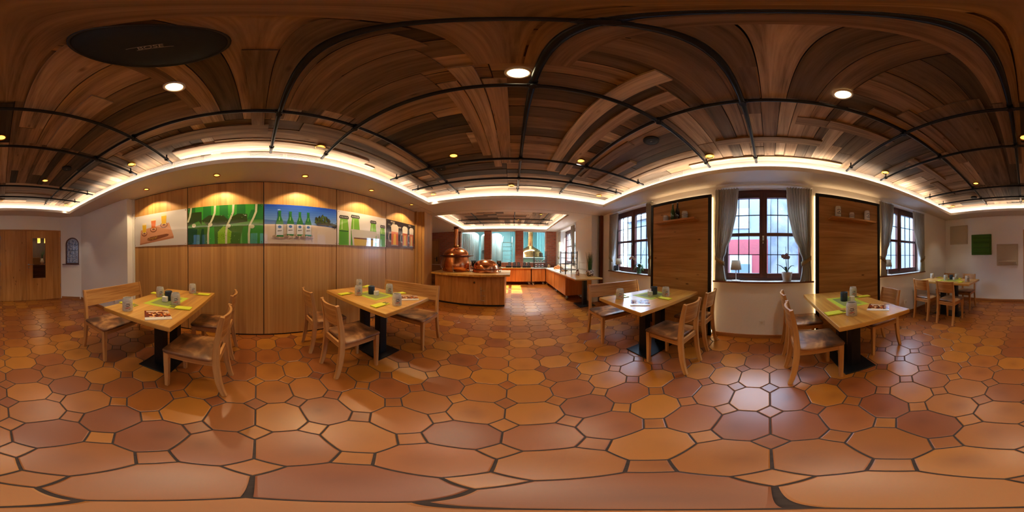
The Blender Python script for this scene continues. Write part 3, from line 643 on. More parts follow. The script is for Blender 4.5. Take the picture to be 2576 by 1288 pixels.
def seat_base(root, hw, back_curve, fabric='leather'):
    for sx in (-1, 1):
        m = MB(); m.sweep([(sx*(hw-.03), .20, 0), (sx*(hw-.03), .20, .425)], [.030, .043], [.030, .045], (1, 0, 0)); obj('leg', m, 'oak', root, bevel=.003)
    for sx in (-1, 1):
        pth = [(0, -.232, 0), (0, -.212, .08), (0, -.192, .2), (0, -.178, .34), (0, -.174, .46), (0, -.182, .6), (0, -.2, .72), (0, -.221, .82)]
        m = MB(); m.sweep([(sx*(hw-.035), p[1], p[2]) for p in pth], .032, [.034, .04, .046, .05, .05, .044, .038, .032], (1, 0, 0)); obj('leg', m, 'oak', root, bevel=.003)
    m = MB(); m.box((-hw+.05, .19, .372), (hw-.05, .212, .43)); m.box((-hw+.05, -.185, .372), (hw-.05, -.163, .43))
    for sx in (-1, 1): m.box((sx*(hw-.022), -.16, .372), (sx*(hw-.042), .185, .43), 0, ua=1)
    obj('seat_rail', m, 'oak', root, bevel=.002)
    obj('seat', seat_mb(hw, -.155, .235, .43, .457), fabric, root)
    # backrest plate between the rear legs, bowed away from the sitter
    m = MB(); n = 14; front = []; back = []; z0, z1 = .615, .815
    def py(z): return -.182-.039*((z-.6)/.22)
    xs = [-hw+.048+(2*hw-.096)*k/n for k in range(n+1)]
    cur = [back_curve*(1-(x/(hw-.048))**2) for x in xs]
    vs = []
    for x, c in zip(xs, cur):
        vs += [(x, py(z0)+.014-c, z0), (x, py(z1)+.012-c, z1), (x, py(z1)-.008-c, z1), (x, py(z0)-.008-c, z0)]
    fs = []; us = []; uo = rnd.uniform(0, 5)
    for i in range(n):
        for k in range(4):
            q = (k+1) % 4; fs.append((i*4+k, i*4+q, i*4+4+q, i*4+4+k)); vv = (0, .2, .22, .42, .44); us.append([(xs[i]+uo, vv[k]), (xs[i]+uo, vv[k+1]), (xs[i+1]+uo, vv[k+1]), (xs[i+1]+uo, vv[k])])
    fs += [(3, 2, 1, 0), tuple(4*n+k for k in range(4))]; us += [[(0, 0), (.02, 0), (.02, .2), (0, .2)]]*2
    m.add(vs, fs, us); obj('backrest', m, 'oak', root, bevel=.003)
chair = thing('dining_chair', 'x', 'chair'); seat_base(chair, .19, .032)
bench = thing('bench', 'x', 'bench'); seat_base(bench, .53, .0)
for ch in bench.children:
    pass
t1, t2, t3, t4, t5 = 'the table under the tasting glasses picture', 'the table nearest the copper kettles', 'the table below the bottle shelf', 'the table below the three-stein shelf', 'the corner table'
CH = [(-1.20, -.445, PI, 'oak chair with brown seat nearer the camera at '+t1), (-1.805, -.475, PI, 'oak chair beside the wood wall at '+t1),
      (-1.315, .845, 0, 'oak chair with brown seat nearer the camera at '+t2), (-1.87, .815, 0, 'oak chair close to the wood wall at '+t2),
      (1.405, .92, 0, 'oak chair with curved back nearer the camera at '+t3), (1.955, .935, 0, 'oak chair beside the glowing wall edge at '+t3),
      (1.42, -.395, PI, 'oak chair with sunlit back rim nearer the camera at '+t4), (1.975, -.395, PI, 'oak chair under the middle window at '+t4), (1.63, -1.29, 0, 'single oak chair on the far side of '+t4),
      (1.35, -2.725, PI, 'oak chair, right one of two with backs to the camera at '+t5), (1.86, -2.715, PI, 'oak chair nearest the window at '+t5), (1.375, -3.63, 0, 'oak chair facing the camera, nearer the white wall pad, at '+t5), (1.90, -3.63, 0, 'oak chair facing the camera, in the room corner, at '+t5)]
for i, (x, y, r, l) in enumerate(CH):
    if i == 0: chair.location = (x, y, 0); chair.rotation_euler.z = r; chair['label'] = l; chair['group'] = 'oak dining chairs'
    else: dup(chair, (x, y, 0), r, l)
BN = [(-1.475, -1.53, 0, 'oak bench beside the left white wall at '+t1), (-1.49, 1.815, PI, 'oak bench with brown seat standing in front of the copper kettle counter'), (1.62, 2.0, PI, 'oak bench with pale lit seat at '+t3)]
for i, (x, y, r, l) in enumerate(BN):
    if i == 0: bench.location = (x, y, 0); bench.rotation_euler.z = r; bench['label'] = l; bench['group'] = 'oak benches'
    else: dup(bench, (x, y, 0), r, l)
# tables
tb = thing('dining_table', 'x', 'table')
m = MB(); m.box((-.565, -.35, .71), (.565, .35, .75), 0, ua=0); obj('tabletop', m, 'oak_top', tb, bevel=.005)
m = MB(); m.box((-.29, -.165, 0), (.29, .165, .014)); obj('base_plate', m, 'blackmetal', tb, bevel=.004)
for x in (-.145, .145):
    m = MB(); m.box((x-.045, -.05, .014), (x+.045, .05, .70)); m.box((x-.1, -.12, .70), (x+.1, .12, .71)); obj('column', m, 'blackmetal', tb, bevel=.003)
TC = [(-1.465, -.885, 'oak table with booklet under the tasting glasses picture'), (-1.49, 1.285, 'oak table nearest the copper kettles, by the wood wall'), (1.555, 1.333, 'oak table below the bottle shelf, with glare from the window'), (1.555, -.808, 'oak table below the three-stein shelf'), (1.56, -3.115, 'pale lit oak table in the corner near the green wall pad')]
for i, (x, y, l) in enumerate(TC):
    if i == 0: tb.location = (x, y, 0); tb['label'] = l; tb['group'] = 'oak dining tables'
    else: dup(tb, (x, y, 0), 0, l)
# stoneware mugs with a swan emblem
mug = thing('beer_mug', 'x', 'mug')
pr = [(0, .006), (.040, .006), (.0405, 0), (.045, 0), (.047, .004), (.0465, .05), (.046, .088), (.043, .104), (.0395, .110), (.0395, .118), (.0370, .120), (.0355, .118), (.0365, .104), (.041, .09), (.041, .015), (0, .013)]
m = MB(); m.lathe(pr, 32)
def on_mug(pts, mi, rr=.0471):
    # (horizontal angle offset in mm, z) polygons wrapped on the front (-y side) of the body
    v = []
    for x, z in pts:
        a = -PI/2+x/.0465; v.append((rr*math.cos(a), rr*math.sin(a), z))
    m.face(v, mi)
def band(cx, cz, w, h0, bow, mi, rr=.0471, n=8, sl=0):
    for k in range(n):
        a, b = -1+2*k/n, -1+2*(k+1)/n
        f = lambda t: (cx+w*t, cz+bow*(t*t)+sl*t)
        (xa, za), (xb, zb) = f(a), f(b); ha, hb = h0*(1-.75*a*a), h0*(1-.75*b*b)
        on_mug([(xa, za-ha/2), (xb, zb-hb/2), (xb, zb+hb/2), (xa, za+ha/2)], mi, rr)
band(0, .058, .018, .012, .006, 3, .0470); band(0, .053, .021, .007, .008, 1, .0472)
for k in range(3): on_mug([(-.014+k*.009, .062), (-.010+k*.009, .062), (-.003+k*.009, .076), (-.008+k*.009, .077)], 1, .0473)
band(.013, .064, .005, .006, 0, 1, .0473, 5); band(0, .085, .016, .0035, .001, 3, .0468)
band(0, .036, .025, .007, 0, 2, .0471, 8, .006); band(.016, .025, .012, .004, 0, 1, .0471, 6, .003)
obj('body', m, ['stone', 'ink', 'ink_red', 'ink_white'], mug, recalc=False)
m = MB(); m.tube([(.0, .044, .094), (.0, .066, .09), (.0, .074, .06), (.0, .064, .03), (.0, .045, .024)], [.008, .0075, .007, .0075, .008], 8); obj('handle', m, 'stone', mug)
MG = [(-.995, -1.015, .752, 'stoneware mug at the bench-side front of '+t1), (-1.588, -1.074, .75, 'stoneware mug behind the white cube, bench side of '+t1), (-1.40, -.765, .752, 'stoneware mug on the mat edge of '+t1), (-1.943, -.81, .75, 'stoneware mug farthest from the camera on '+t1),
      (-1.607, 1.16, .752, 'stoneware mug left of the mat on '+t2), (-2.02, 1.47, .75, 'half hidden stoneware mug at the wall end of '+t2), (-1.441, 1.528, .75, 'stoneware mug by the bench, right behind the mat on '+t2), (-1.027, 1.197, .75, 'stoneware mug beside the booklet, nearest the camera on '+t2),
      (1.168, 1.506, .75, 'stoneware mug on the bench side of '+t3), (1.658, 1.21, .75, 'stoneware mug by the dark blue pot on '+t3),
      (1.188, -.66, .75, 'stoneware mug nearest the camera on '+t4), (1.808, -1.028, .75, 'stoneware mug behind the dark blue pot on '+t4),
      (2.047, -3.2, .75, 'pale stoneware mug nearest the window on '+t5), (1.609, -3.05, .75, 'pale stoneware mug directly left of the dark pot on '+t5), (1.49, -3.341, .75, 'stoneware mug behind the white cube on '+t5), (1.125, -3.046, .75, 'stoneware mug at the door end of '+t5)]
for i, (x, y, z, l) in enumerate(MG):
    a = math.atan2(x, -y)+(.25 if i % 3 == 0 else -.1)   # emblem side turned towards the aisle
    a = math.atan2(-y, -x)+PI/2+(.18 if i % 2 else .05)
    if i == 0: mug.location = (x, y, z); mug.rotation_euler.z = a; mug['label'] = l; mug['group'] = 'stoneware mugs with swan emblem'
    else: dup(mug, (x, y, z), a, l)
# mats, pots, cubes, booklets
tn = [t1, t2, t3, t4, t5]
for i, (x, y) in enumerate([(-1.465, -.90), (-1.50, 1.315), (1.60, 1.38), (1.60, -.825), (1.54, -3.12)]):
    m = MB(); m.box((-.207, -.157, 0), (.207, .157, .0015)); m.box((-.155, -.105, .0015), (.155, .105, .002), 1)
    if i == 0: mat0 = tag(obj('table_mat', m, ['lime', 'olive'], loc=(x, y, .75)), 'lime green place mat with olive centre on '+tn[i], 'mat', 'lime table mats')
    else: dup(mat0, (x, y, .75), 0, 'lime green place mat with olive centre on '+tn[i])
m = MB(); m.lathe([(0, 0), (.038, 0), (.040, .004), (.041, .1), (.0395, .103), (.0365, .103), (.036, .02), (0, .018)], 28)
for i, (x, y) in enumerate([(-1.50, -.905), (-1.552, 1.32), (1.642, 1.386), (1.635, -.812), (1.56, -3.21)]):
    l = 'dark blue-grey cylindrical pot on the mat of '+tn[i]
    if i == 0: pot0 = tag(obj('table_pot', m, 'pot_dark', loc=(x, y, .752)), l, 'pot', 'dark table pots')
    else: dup(pot0, (x, y, .752), 0, l)
m = MB(); m.box((-.02, -.027, 0), (.02, .027, .056))
for i, (x, y, r) in enumerate([(-1.433, -.908, 0), (-1.462, 1.321, 0), (1.547, 1.373, 0), (1.588, -.888, .05), (1.486, -3.19, 0)]):
    l = 'white square porcelain shaker beside the dark pot on '+tn[i]
    if i == 0: cu0 = tag(obj('shaker', m, 'porcelain', bevel=.004, loc=(x, y, .752)), l, 'shaker', 'white square shakers')
    else: dup(cu0, (x, y, .752), r, l)
for k in range(8): M['cv%d' % k] = plain('cv%d' % k, [S(110, 34, 22), S(160, 84, 36), S(216, 160, 96), S(232, 200, 160), S(196, 104, 40), S(66, 30, 22), S(206, 176, 150), S(120, 60, 34)][k], .15, coat=.5)
bk = MB(); bk.box((-.1, -.105, 0), (.1, .105, .007), 0); R2 = random.Random(3)
def cov(x0, x1, y0, y1, mi, z): bk.face([(x0, y0, z), (x1, y0, z), (x1, y1, z), (x0, y1, z)], mi)
cov(-.1, .1, -.058, .105, 1, .0071)
cov(-.1, -.06, -.058, .05, 1, .0073); cov(.05, .1, -.03, .01, 5, .0073); cov(.05, .1, .01, .08, 7, .0073); cov(-.085, .05, .06, .095, 7, .0073)
for k in range(46):
    x, y = R2.uniform(-.08, .08), R2.uniform(-.05, .088); a, b, r = R2.uniform(.004, .012), R2.uniform(.008, .022), R2.uniform(0, 3.1)
    bk.face([(x+a*math.cos(r)*p-b*math.sin(r)*q, y+a*math.sin(r)*p+b*math.cos(r)*q, .0075+k*2e-5) for p, q in ((-1, -1), (1, -.6), (1, 1), (-.7, 1))], R2.choice((2, 3, 4, 5, 6, 8, 3, 4)))
cov(-.05, .04, -.092, -.090, 7, .0073); cov(.06, .09, -.09, -.075, 7, .0073)
BK = [(-1.055, -.742, 130.5, t1), (-1.10, 1.492, 41.8, t2), (1.209, 1.216, -43.8, t3), (1.225, -.976, -132.9, t4)]
for i, (x, y, r, t) in enumerate(BK):
    l = ('glare-washed' if i == 2 else 'colourful')+' booklet with a white lower border lying on '+t
    if i == 0: bk0 = tag(obj('booklet', bk, ['porcelain']+['cv%d' % k for k in range(8)], recalc=False, loc=(x, y, .7502)), l, 'booklet', 'booklets on the tables'); bk0.rotation_euler.z = math.radians(r)
    else: dup(bk0, (x, y, .7502), math.radians(r), l)
# napkins with cutlery (local +y points to the table's centre line)
nk = MB(); nk.box((-.04, -.1, 0), (.04, .1, .0028)); nk.box((-.04, -.1, .0062), (.04, .045, .009)); nk.box((-.04, -.1, .0028), (-.037, .045, .0062)); nk.box((.037, -.1, .0028), (.04, .045, .0062)); nk.box((-.037, -.1, .0028), (.037, -.09, .0062))
kn = MB(); kn.prism([(-.006, -.08, 0), (.006, -.08, 0), (.009, .06, 0), (.006, .1, 0), (-.006, .1, 0), (-.009, .06, 0)], (0, 0, .0028))
fk = MB(); fk.prism([(-.004, -.08, 0), (.004, -.08, 0), (.004, .04, 0), (.011, .06, 0), (.011, .1, 0), (.007, .1, 0), (.007, .065, 0), (.002, .065, 0), (.002, .1, 0), (-.002, .1, 0), (-.002, .065, 0), (-.007, .065, 0), (-.007, .1, 0), (-.011, .1, 0), (-.011, .06, 0), (-.004, .04, 0)], (0, 0, .0028))
NP = [(-1.135, -1.14, 0, 'beside bench-side front mug on '+t1), (-1.31, -.665, PI+.12, 'at the near chair of '+t1), (-1.69, -1.16, .1, 'at bench-side wall end of '+t1), (-1.89, -.665, PI, 'below the farthest mug on '+t1),
      (-1.735, 1.06, .1, 'left of the mat on '+t2), (-1.135, 1.08, .05, 'at the near chair of '+t2), (-1.96, 1.555, PI+.3, 'at the wall end of '+t2), (-1.325, 1.56, PI-.3, 'behind the booklet on '+t2),
      (1.27, 1.60, PI, 'behind the bench-side mug on '+t3), (1.53, 1.155, .05, 'in front of mug on '+t3),
      (1.285, -.565, PI+.1, 'at the near chair of '+t4), (1.70, -1.09, -.15, 'on the far side of '+t4),
      (1.70, -2.93, PI, 'at the window-side front of '+t5), (1.225, -2.96, PI+.1, 'at the door-side front of '+t5), (1.44, -3.36, .1, 'at the door-side back of '+t5), (1.96, -3.36, 0, 'in the wall corner of '+t5)]
for i, (x, y, r, l) in enumerate(NP):
    z = .7525
    if i == 0:
        n0 = tag(obj('napkin', nk, 'napkin', loc=(x, y, z)), 'folded yellow napkin '+l, 'napkin', 'yellow napkins'); n0.rotation_euler.z = r
        k0 = tag(obj('knife', kn, 'steel', loc=(x, y, z)), 'knife in yellow napkin '+l, 'knife', 'knives in napkins'); f0 = tag(obj('fork', fk, 'steel', loc=(x, y, z)), 'fork in yellow napkin '+l, 'fork', 'forks in napkins')
    else: dup(n0, (x, y, z), r, 'folded yellow napkin '+l)
    c, s = math.cos(r), math.sin(r)
    for q, o, dx in ((k0, 'knife in yellow napkin ', -.018), (f0, 'fork in yellow napkin ', .014)):
        p = (x+dx*c, y+dx*s, z+.0031)
        if i == 0: q.location = p; q.rotation_euler.z = r
        else: dup(q, p, r, o+l)
# ================================================================== backlit wall panels with shelves
def wall_panel(y0, y1, label, leds):
    g = thing('wall_panel', label, 'wall panel', (2.31, (y0+y1)/2, 0), 0, 'wood panels between the windows'); h = (y1-y0)/2; H = 2.225
    m = MB(); m.box((-.062, -h+.045, .02), (-.03, h-.045, H-.045), 0, ua=1); obj('board', m, 'board', g)
    m = MB()
    for a, b in (((-.07, -h, 0), (-.03, -h+.05, H)), ((-.07, h-.05, 0), (-.03, h, H)), ((-.07, -h+.05, H-.05), (-.03, h-.05, H))): m.box(a, b)
    obj('steel_frame', m, 'blackmetal', g, bevel=.003)
    m = MB(); m.box((-.03, -h+.04, .05), (-.002, h-.04, H-.06)); obj('batten', m, 'plaster', g)
    for s in leds:
        m = MB(); m.box((-.016, s*(h-.016), .05), (-.004, s*(h-.008), H-.03)); obj('led_strip', m, 'led_panel', g)
    m = MB(); m.box((-.03+.005, -h+.05, H-.02), (-.01, h-.05, H-.012)); obj('led_strip', m, 'led', g)
wall_panel(.83, 1.982, 'black-framed wood panel with a bottle shelf between two windows', (-1, 1))
wall_panel(-1.82, -.665, 'black-framed wood panel with a three-stein shelf beside the middle window', (1, -1))
def shelf(y0, y1, label):
    m = MB(); m.box((2.09, y0, 1.815), (2.2478, y1, 1.842), 0, ua=1); tag(obj('wall_shelf', m, 'oak', bevel=.003), label, 'shelf', 'wall shelves')
shelf(1.03, 1.79, 'wooden wall shelf holding bottles and two jars'); shelf(-1.62, -.855, 'wooden wall shelf holding three steins')
def stein(y, r, h, label, x=2.17, bands=True):
    g = thing('stein', label, 'stein', (x, y, 1.842), -PI/2, 'steins and jars on the wall shelves'); m = MB()
    m.lathe([(0, 0), (r, 0), (r, h*.30), (r, h*.36), (r, h*.52), (r, h*.58), (r, h*.75), (r*.9, h*.93), (r*.86, h), (r*.8, h), (r*.8, h*.2), (0, h*.18)], 24, 0, None, True, [0, 0, 1 if bands else 0, 0, 1 if bands else 0, 0, 0, 0, 0, 0, 0] )
    if not bands:
        for k in range(8):
            a, b = -1+k/4, -1+(k+1)/4
            for z, bw, hh in ((h*.68, -.012, .008), (h*.34, .004, .009)):
                P = []
                for t, s in ((a, -1), (b, -1), (b, 1), (a, 1)): an = -PI/2+t*.75; P.append((r*1.01*math.cos(an), r*1.01*math.sin(an), z+bw*t*t+hh*s/2))
                m.face(P, 1)
            P = [(r*1.01*math.cos(-PI/2+t*.2), r*1.01*math.sin(-PI/2+t*.2), h*.48+.012*s*(1-abs(t))) for t, s in ((a, -1), (b, -1), (b, 1), (a, 1))]; m.face(P, 1)
    obj('body', m, ['jar', 'ink'], g, recalc=False)
    m = MB(); m.tube([(0, r*.95, h*.85), (0, r*1.5, h*.8), (0, r*1.6, h*.5), (0, r*1.3, h*.25), (0, r*.95, h*.2)], r*.16, 8); obj('handle', m, 'jar', g)
stein(1.595, .043, .105, 'small banded jar at the window end of the bottle shelf'); stein(1.235, .048, .125, 'larger banded jar at the right end of the bottle shelf')
stein(-.985, .045, .175, 'tall stein nearest the middle window on the three-stein shelf', bands=False); stein(-1.215, .042, .105, 'short banded stein in the middle of its shelf'); stein(-1.495, .047, .175, 'tall pale stein at the right end of its shelf', bands=False)
def bottle(y, x, mt, label, h=.27, w=.036):
    g = thing('bottle', label, 'bottle', (x, y, 1.842)); m = MB(); m.lathe([(0, .004), (w*.9, 0), (w, .006), (w, h*.5), (w*.85, h*.6), (w*.42, h*.74), (w*.36, h*.95), (w*.45, h*.96), (w*.45, h), (0, h)], 20); obj('body', m, mt, g)
    m = MB(); m.lathe([(0, h), (w*.38, h), (w*.4, h*1.05), (0, h*1.06)], 14); m.tube([(-w*.5, 0, h*.88), (-w*.52, 0, h*1.02), (w*.52, 0, h*1.02), (w*.5, 0, h*.88)], .002, 6); obj('swing_stopper', m, 'porcelain', g)
bottle(1.445, 2.155, 'green_glass', 'green swing-top bottle on the wall shelf'); bottle(1.37, 2.175, 'dark_glass', 'dark swing-top bottle right of the green one on the wall shelf', .285)
# ================================================================== curtains
def curtain(yo, yi, x, zt, zb, label, ztie=1.2, seed=0):
    R = random.Random(seed); g = thing('curtain', label, 'curtain', (x, yo, zb), 0, 'tied-back window curtains'); sg = 1 if yi > yo else -1; W = abs(yi-yo)
    pts = [(zb, .47), (zb+.10, .40), (ztie-.03, .335), (ztie+.02, .335), (ztie+.15, .47), (ztie+.37, .74), (ztie+.7, .93), (zt, 1.0)]
    def wz(z):
        for (a, p), (b, q) in zip(pts, pts[1:]):
            if z <= b+1e-6:
                t = (z-a)/(b-a); t = t*t*(3-2*t) if ztie-.1 < z < ztie+.3 else t; return p+(q-p)*t
        return 1.
    nz, ns, nf = 46, 96, 9; P = []; U = []; ph = R.uniform(0, 6)
    for i in range(nz+1):
        z = zb+(zt-zb)*i/nz; f = wz(z); row = []; ur = []
        o = .02*max(0, 1-abs(z-ztie)/.4)
        amp = .018+.012*(1-f) if abs(z-ztie) > .06 else .016
        for j in range(ns+1):
            s = j/ns; y = sg*(o+W*f*s+.006*math.sin(s*13+ph+z*3)*(0 if z > zt-.1 else 1)); 
            xx = amp*math.sin(2*PI*nf*s+ph*.3+.6*math.sin(z*2+s*4))*(.8+.3*math.sin(s*9+ph))
            row.append((xx, y, z-zb)); ur.append((s*1.2, z))
        P.append(row); U.append(ur)
    m = MB(); m.grid(P, 0, True, U); obj('drape', m, 'curtain', g, solid=.003)
    w = wz(ztie)*W; Q_ = []; cx = sg*(.02+w/2)
    for i in range(3):
        row = []
        for k in range(25):
            a = 2*PI*k/24; row.append((.034*math.cos(a), cx+(w/2+.012)*math.sin(a), ztie-zb-.03+i*.03+.045*math.sin(a)*-sg))
        Q_.append(row)
    m = MB(); m.grid(Q_); obj('tieback', m, 'tieback', g, solid=.004)
    for k in range(nf):
        m = MB(); y = sg*W*(k+.5)/nf; m.tube([(0, y, zt-zb-.004), (0, y, zt-zb+.022)], .004, 6); m.lathe([(.010, -.002), (.012, 0), (.010, .002)], 10, 0, T(0, y, zt-zb+.012, 0, PI/2))
        obj('hook', m, 'white', g)
CU = [(3.388, 3.035, 'left curtain of the window nearest the copper kettles'), (1.99, 2.13, 'right curtain of the window nearest the copper kettles, beside the bottle shelf panel'), (.785, .43, 'left curtain of the middle window'), (-.615, -.245, 'right curtain of the middle window'), (-1.84, -2.20, 'left curtain of the window nearest the corner table'), (-3.23, -2.79, 'right curtain of the window nearest the corner table')]
for k, (a, b, l) in enumerate(CU): curtain(a, b, 2.272, 2.295, .906, l, seed=k)
curtain(4.94, 5.27, 1.955, 2.29, .94, 'right curtain of the sunny far window', seed=8); curtain(6.86, 6.5, 1.955, 2.29, .94, 'left curtain of the sunny far window', seed=9)
for y0, y1, k in ((1.98, 3.40, 1), (-.63, .79, 2), (-3.24, -1.835, 3)):
    m = MB(); m.box((2.262, y0, 2.318), (2.284, y1, 2.326)); m.box((2.284, y0, 2.318), (2.31, y0+.02, 2.326)); m.box((2.284, y1-.02, 2.318), (2.31, y1, 2.326)); tag(obj('curtain_rail', m, 'white'), 'white curtain rail over the '+('window nearest the copper kettles', 'middle window', 'window nearest the corner table')[k-1], 'rail')
m = MB(); m.box((1.945, 4.92, 2.312), (1.965, 6.88, 2.32)); m.box((1.965, 4.92, 2.312), (2.01, 4.94, 2.32)); m.box((1.965, 6.86, 2.312), (2.01, 6.88, 2.32)); tag(obj('curtain_rail', m, 'white'), 'white curtain rail over the sunny far window', 'rail')
# ================================================================== lamps in the ceiling
def spot(name, loc, parent, W, size=112, blend=.5, col=(1, .84, .64), tilt=None, rad=.025):
    L = bpy.data.lights.new(name, 'SPOT'); L.energy = W; L.spot_size = math.radians(size); L.spot_blend = blend; L.color = col; L.shadow_soft_size = rad
    o = bpy.data.objects.new(name, L); COL.objects.link(o); o.location = loc; o.parent = parent
    if tilt: o.rotation_euler = tilt
    return o
def downlight(x, y, z, label, W, hot=False, group='recessed ceiling downlights', r=.043, size=96, tilt=None, blend=.6):
    g = thing('downlight', label, 'downlight', (x, y, z), 0, group)
    m = MB(); m.lathe([(r*.98, .012), (r*1.0, -.006), (r*1.22, -.009), (r*1.3, -.004), (r*1.3, .012)], 28); obj('trim_ring', m, 'brass' if not hot else 'white', g)
    m = MB(); m.lathe([(0, .004), (r*.98, .004), (r*.98, .008), (0, .008)], 24); obj('lens', m, 'lens_hot' if hot else 'lens', g)
    spot('lamp', (0, 0, -.012), g, W, size, blend, (1, .87, .68) if tilt is None else (1, .74, .40), tilt=tilt); return g
W0 = 19.5
DL = [(-.70, -.38, 'very bright ceiling downlight beside the large black speaker', 1), (.01, .64, 'very bright ceiling downlight next to the pipe crossing towards the kettles', 1), (.765, -.378, 'very bright ceiling downlight overhead towards the middle window', 1),
      (-.012, -1.488, 'ceiling downlight beside the centre pipe between the camera and the door', 0), (-1.54, -1.475, 'ceiling downlight beside the cove above the bench at '+t1, 0), (-.73, -2.57, 'ceiling downlight in front of the door pane, left of the centre pipe', 0),
      (-1.582, .648, 'ceiling downlight near the cove straight above the beach bottle picture', 0), (-.683, 1.769, 'ceiling downlight beside the small speaker on the kettle side', 0), (-1.59, 2.98, 'ceiling downlight in the cove corner near the panel lock', 0),
      (-.035, 2.883, 'ceiling downlight near the cove edge straight in front of the kettles', 0), (.801, 1.834, 'ceiling downlight beside the long pale raised plank', 0), (1.703, 2.932, 'ceiling downlight in the cove corner near the grass plant', 0),
      (1.735, .666, 'ceiling downlight near the cove above the bottle shelf panel edge', 0), (1.745, -1.523, 'ceiling downlight near the cove above the three-stein shelf', 0), (.804, -2.635, 'ceiling downlight above the aisle before '+t5, 0),
      (1.764, -3.757, 'ceiling downlight in the cove corner above '+t5, 0), (-1.612, -3.783, 'ceiling downlight in the cove corner above the arched window', 0), (-.012, -3.725, 'ceiling downlight close to the cove edge above the wooden door', 0)]
for x, y, l, h in DL:
    e = min(x-IN[0], IN[1]-x, y-IN[2], IN[3]-y); downlight(x, y, 2.578, l, W0 if e > .3 else W0*.6, bool(h), size=96 if e > .3 else 66)
for y, l in ((-1.63, 'soffit downlight lighting the tasting glasses picture'), (-.507, 'soffit downlight lighting the green bottles close-up picture'), (.622, 'soffit downlight lighting the beach bottle picture'), (1.725, 'soffit downlight lighting the picture of bottle necks and a glass'), (2.838, 'soffit downlight lighting the beer mugs picture')):
    downlight(-2.04, y, ZS-.007, l, 20, False, 'soffit downlights over the pictures', .036, 128, (0, 0, 0), .25)
for x, y, l in ((-.9, 4.9, 'downlight between pipes above the tall copper kettle'), (.9, 5.2, 'downlight in the plank ceiling above the buffet aisle'), (.2, 6.1, 'downlight in the plank ceiling before the glass wall')):
    downlight(x, y, 2.625, l, 110, False)
# speakers
def speaker(x, y, r, label, logo=False, z=2.567):
    g = thing('ceiling_speaker', label, 'speaker', (x, y, z), 0, None if logo else 'small round ceiling speakers')
    m = MB(); m.lathe([(r*.9, .03), (r, .024), (r, .004), (r*.985, 0), (r*.96, .001)], 48); obj('rim', m, 'black', g)
    m = MB(); m.lathe([(0, -.002), (r*.5, -.0015), (r*.96, .002), (r*.96, .006), (0, .006)], 48); obj('grille', m, 'grille', g)
    if logo:
        cu = bpy.data.curves.new('lettering', 'FONT'); cu.body = 'BOSE'; cu.size = .030; cu.align_x = 'CENTER'; cu.align_y = 'CENTER'; cu.extrude = .0006; cu.shear = .35; cu.space_character = 1.0
        o = bpy.data.objects.new('lettering', cu); COL.objects.link(o); o.data.materials.append(M['grey_logo'])
        bpy.context.view_layer.update(); me = bpy.data.meshes.new_from_object(o.evaluated_get(bpy.context.evaluated_depsgraph_get())); bpy.data.objects.remove(o)
        o = bpy.data.objects.new('lettering', me); COL.objects.link(o); o.parent = g; me.materials.clear(); me.materials.append(M['grey_logo'])
        a = math.atan2(.101, -.02); o.rotation_euler = (PI, 0, a); o.location = (0, 0, -.0032)
        m = MB(); m.box((-.058, .011, 0), (.04, .0135, .001)); m.box((-.04, -.0135, 0), (.058, -.011, .001)); q = obj('logo_bars', m, 'grey_logo', g); q.rotation_euler = (PI, 0, a); q.location = (0, 0, -.0028)
    else:
        m = MB(); m.box((-.004, -.012, -.0035), (.004, .012, -.002)); obj('badge', m, 'grey_logo', g)
speaker(-.316, -.236, .188, 'large round black ceiling speaker with lettering', True, 2.548)
speaker(1.146, 1.021, .076, 'small black ceiling speaker on the window side near the bottle shelf'); speaker(-.968, 2.039, .068, 'small black ceiling speaker on the kettle side of the room'); speaker(-.894, -2.057, .066, 'small black ceiling speaker between pipes towards the door'); speaker(1.067, -3.34, .066, 'small black ceiling speaker above the corner table end')
speaker(-1.05, 4.85, .12, 'round black ceiling speaker above the copper kettles', z=2.61)
# ================================================================== back wall pads, sockets
def pad(x, z, s, mt, label, ribs=()):
    g = thing('wall_pad', label, 'acoustic panel', (x, -4.39, z), 0, 'square padded wall panels'); h = s/2
    m = MB(); m.box((-h, .0, -h), (h, .035, h)); obj('back', m, mt, g, bevel=.006)
    m = MB(); e = h-.035; m.box((-e, .035, -e), (e, .046, e)); o = obj('cushion', m, mt, g, bevel=.008)
    for z0, z1 in ribs:
        m = MB(); n = 8; P = []
        for i in range(n+1):
            a = PI*i/n; P.append([(-e+.02, .046+.022*math.sin(a), z0+(z1-z0)*(1-math.cos(a))/2), (e-.02, .046+.022*math.sin(a), z0+(z1-z0)*(1-math.cos(a))/2)])
        m.grid(P); m.face([P[i][0] for i in range(n+1)]); m.face([P[i][1] for i in range(n+1)]); obj('rib', m, mt, o)
pad(1.872, 1.885, .55, 'beige_pad', 'beige square padded wall panel nearest the room corner')
pad(1.19, 1.582, .572, 'green_pad', 'green square padded wall panel with three raised ribs', ((-.20, -.08), (-.06, .06), (.08, .2)))
pad(.47, 1.295, .575, 'beige_pad', 'beige square padded wall panel next to the wooden door', ((-.22, -.15),))
def socket(x, y, z, s, label):
    m = MB(); m.box((0, -.04, -.04), (.011*s, .04, .04)); m.lathe([(.02, .0115), (.022, .0125), (.024, .0115)], 16, 0, T(x=.0, ry=PI/2*s)); m.lathe([(0, .0118), (.019, .0118)], 16, 1, T(ry=PI/2*s))
    for k in (-.009, .009): m.lathe([(0, .0122), (.003, .0122)], 8, 2, T(0, k, 0, 0, 0, PI/2*s))
    tag(obj('wall_socket', m, ['white', 'porcelain', 'black'], bevel=.002, loc=(x, y, z)), label, 'socket', 'white wall sockets')
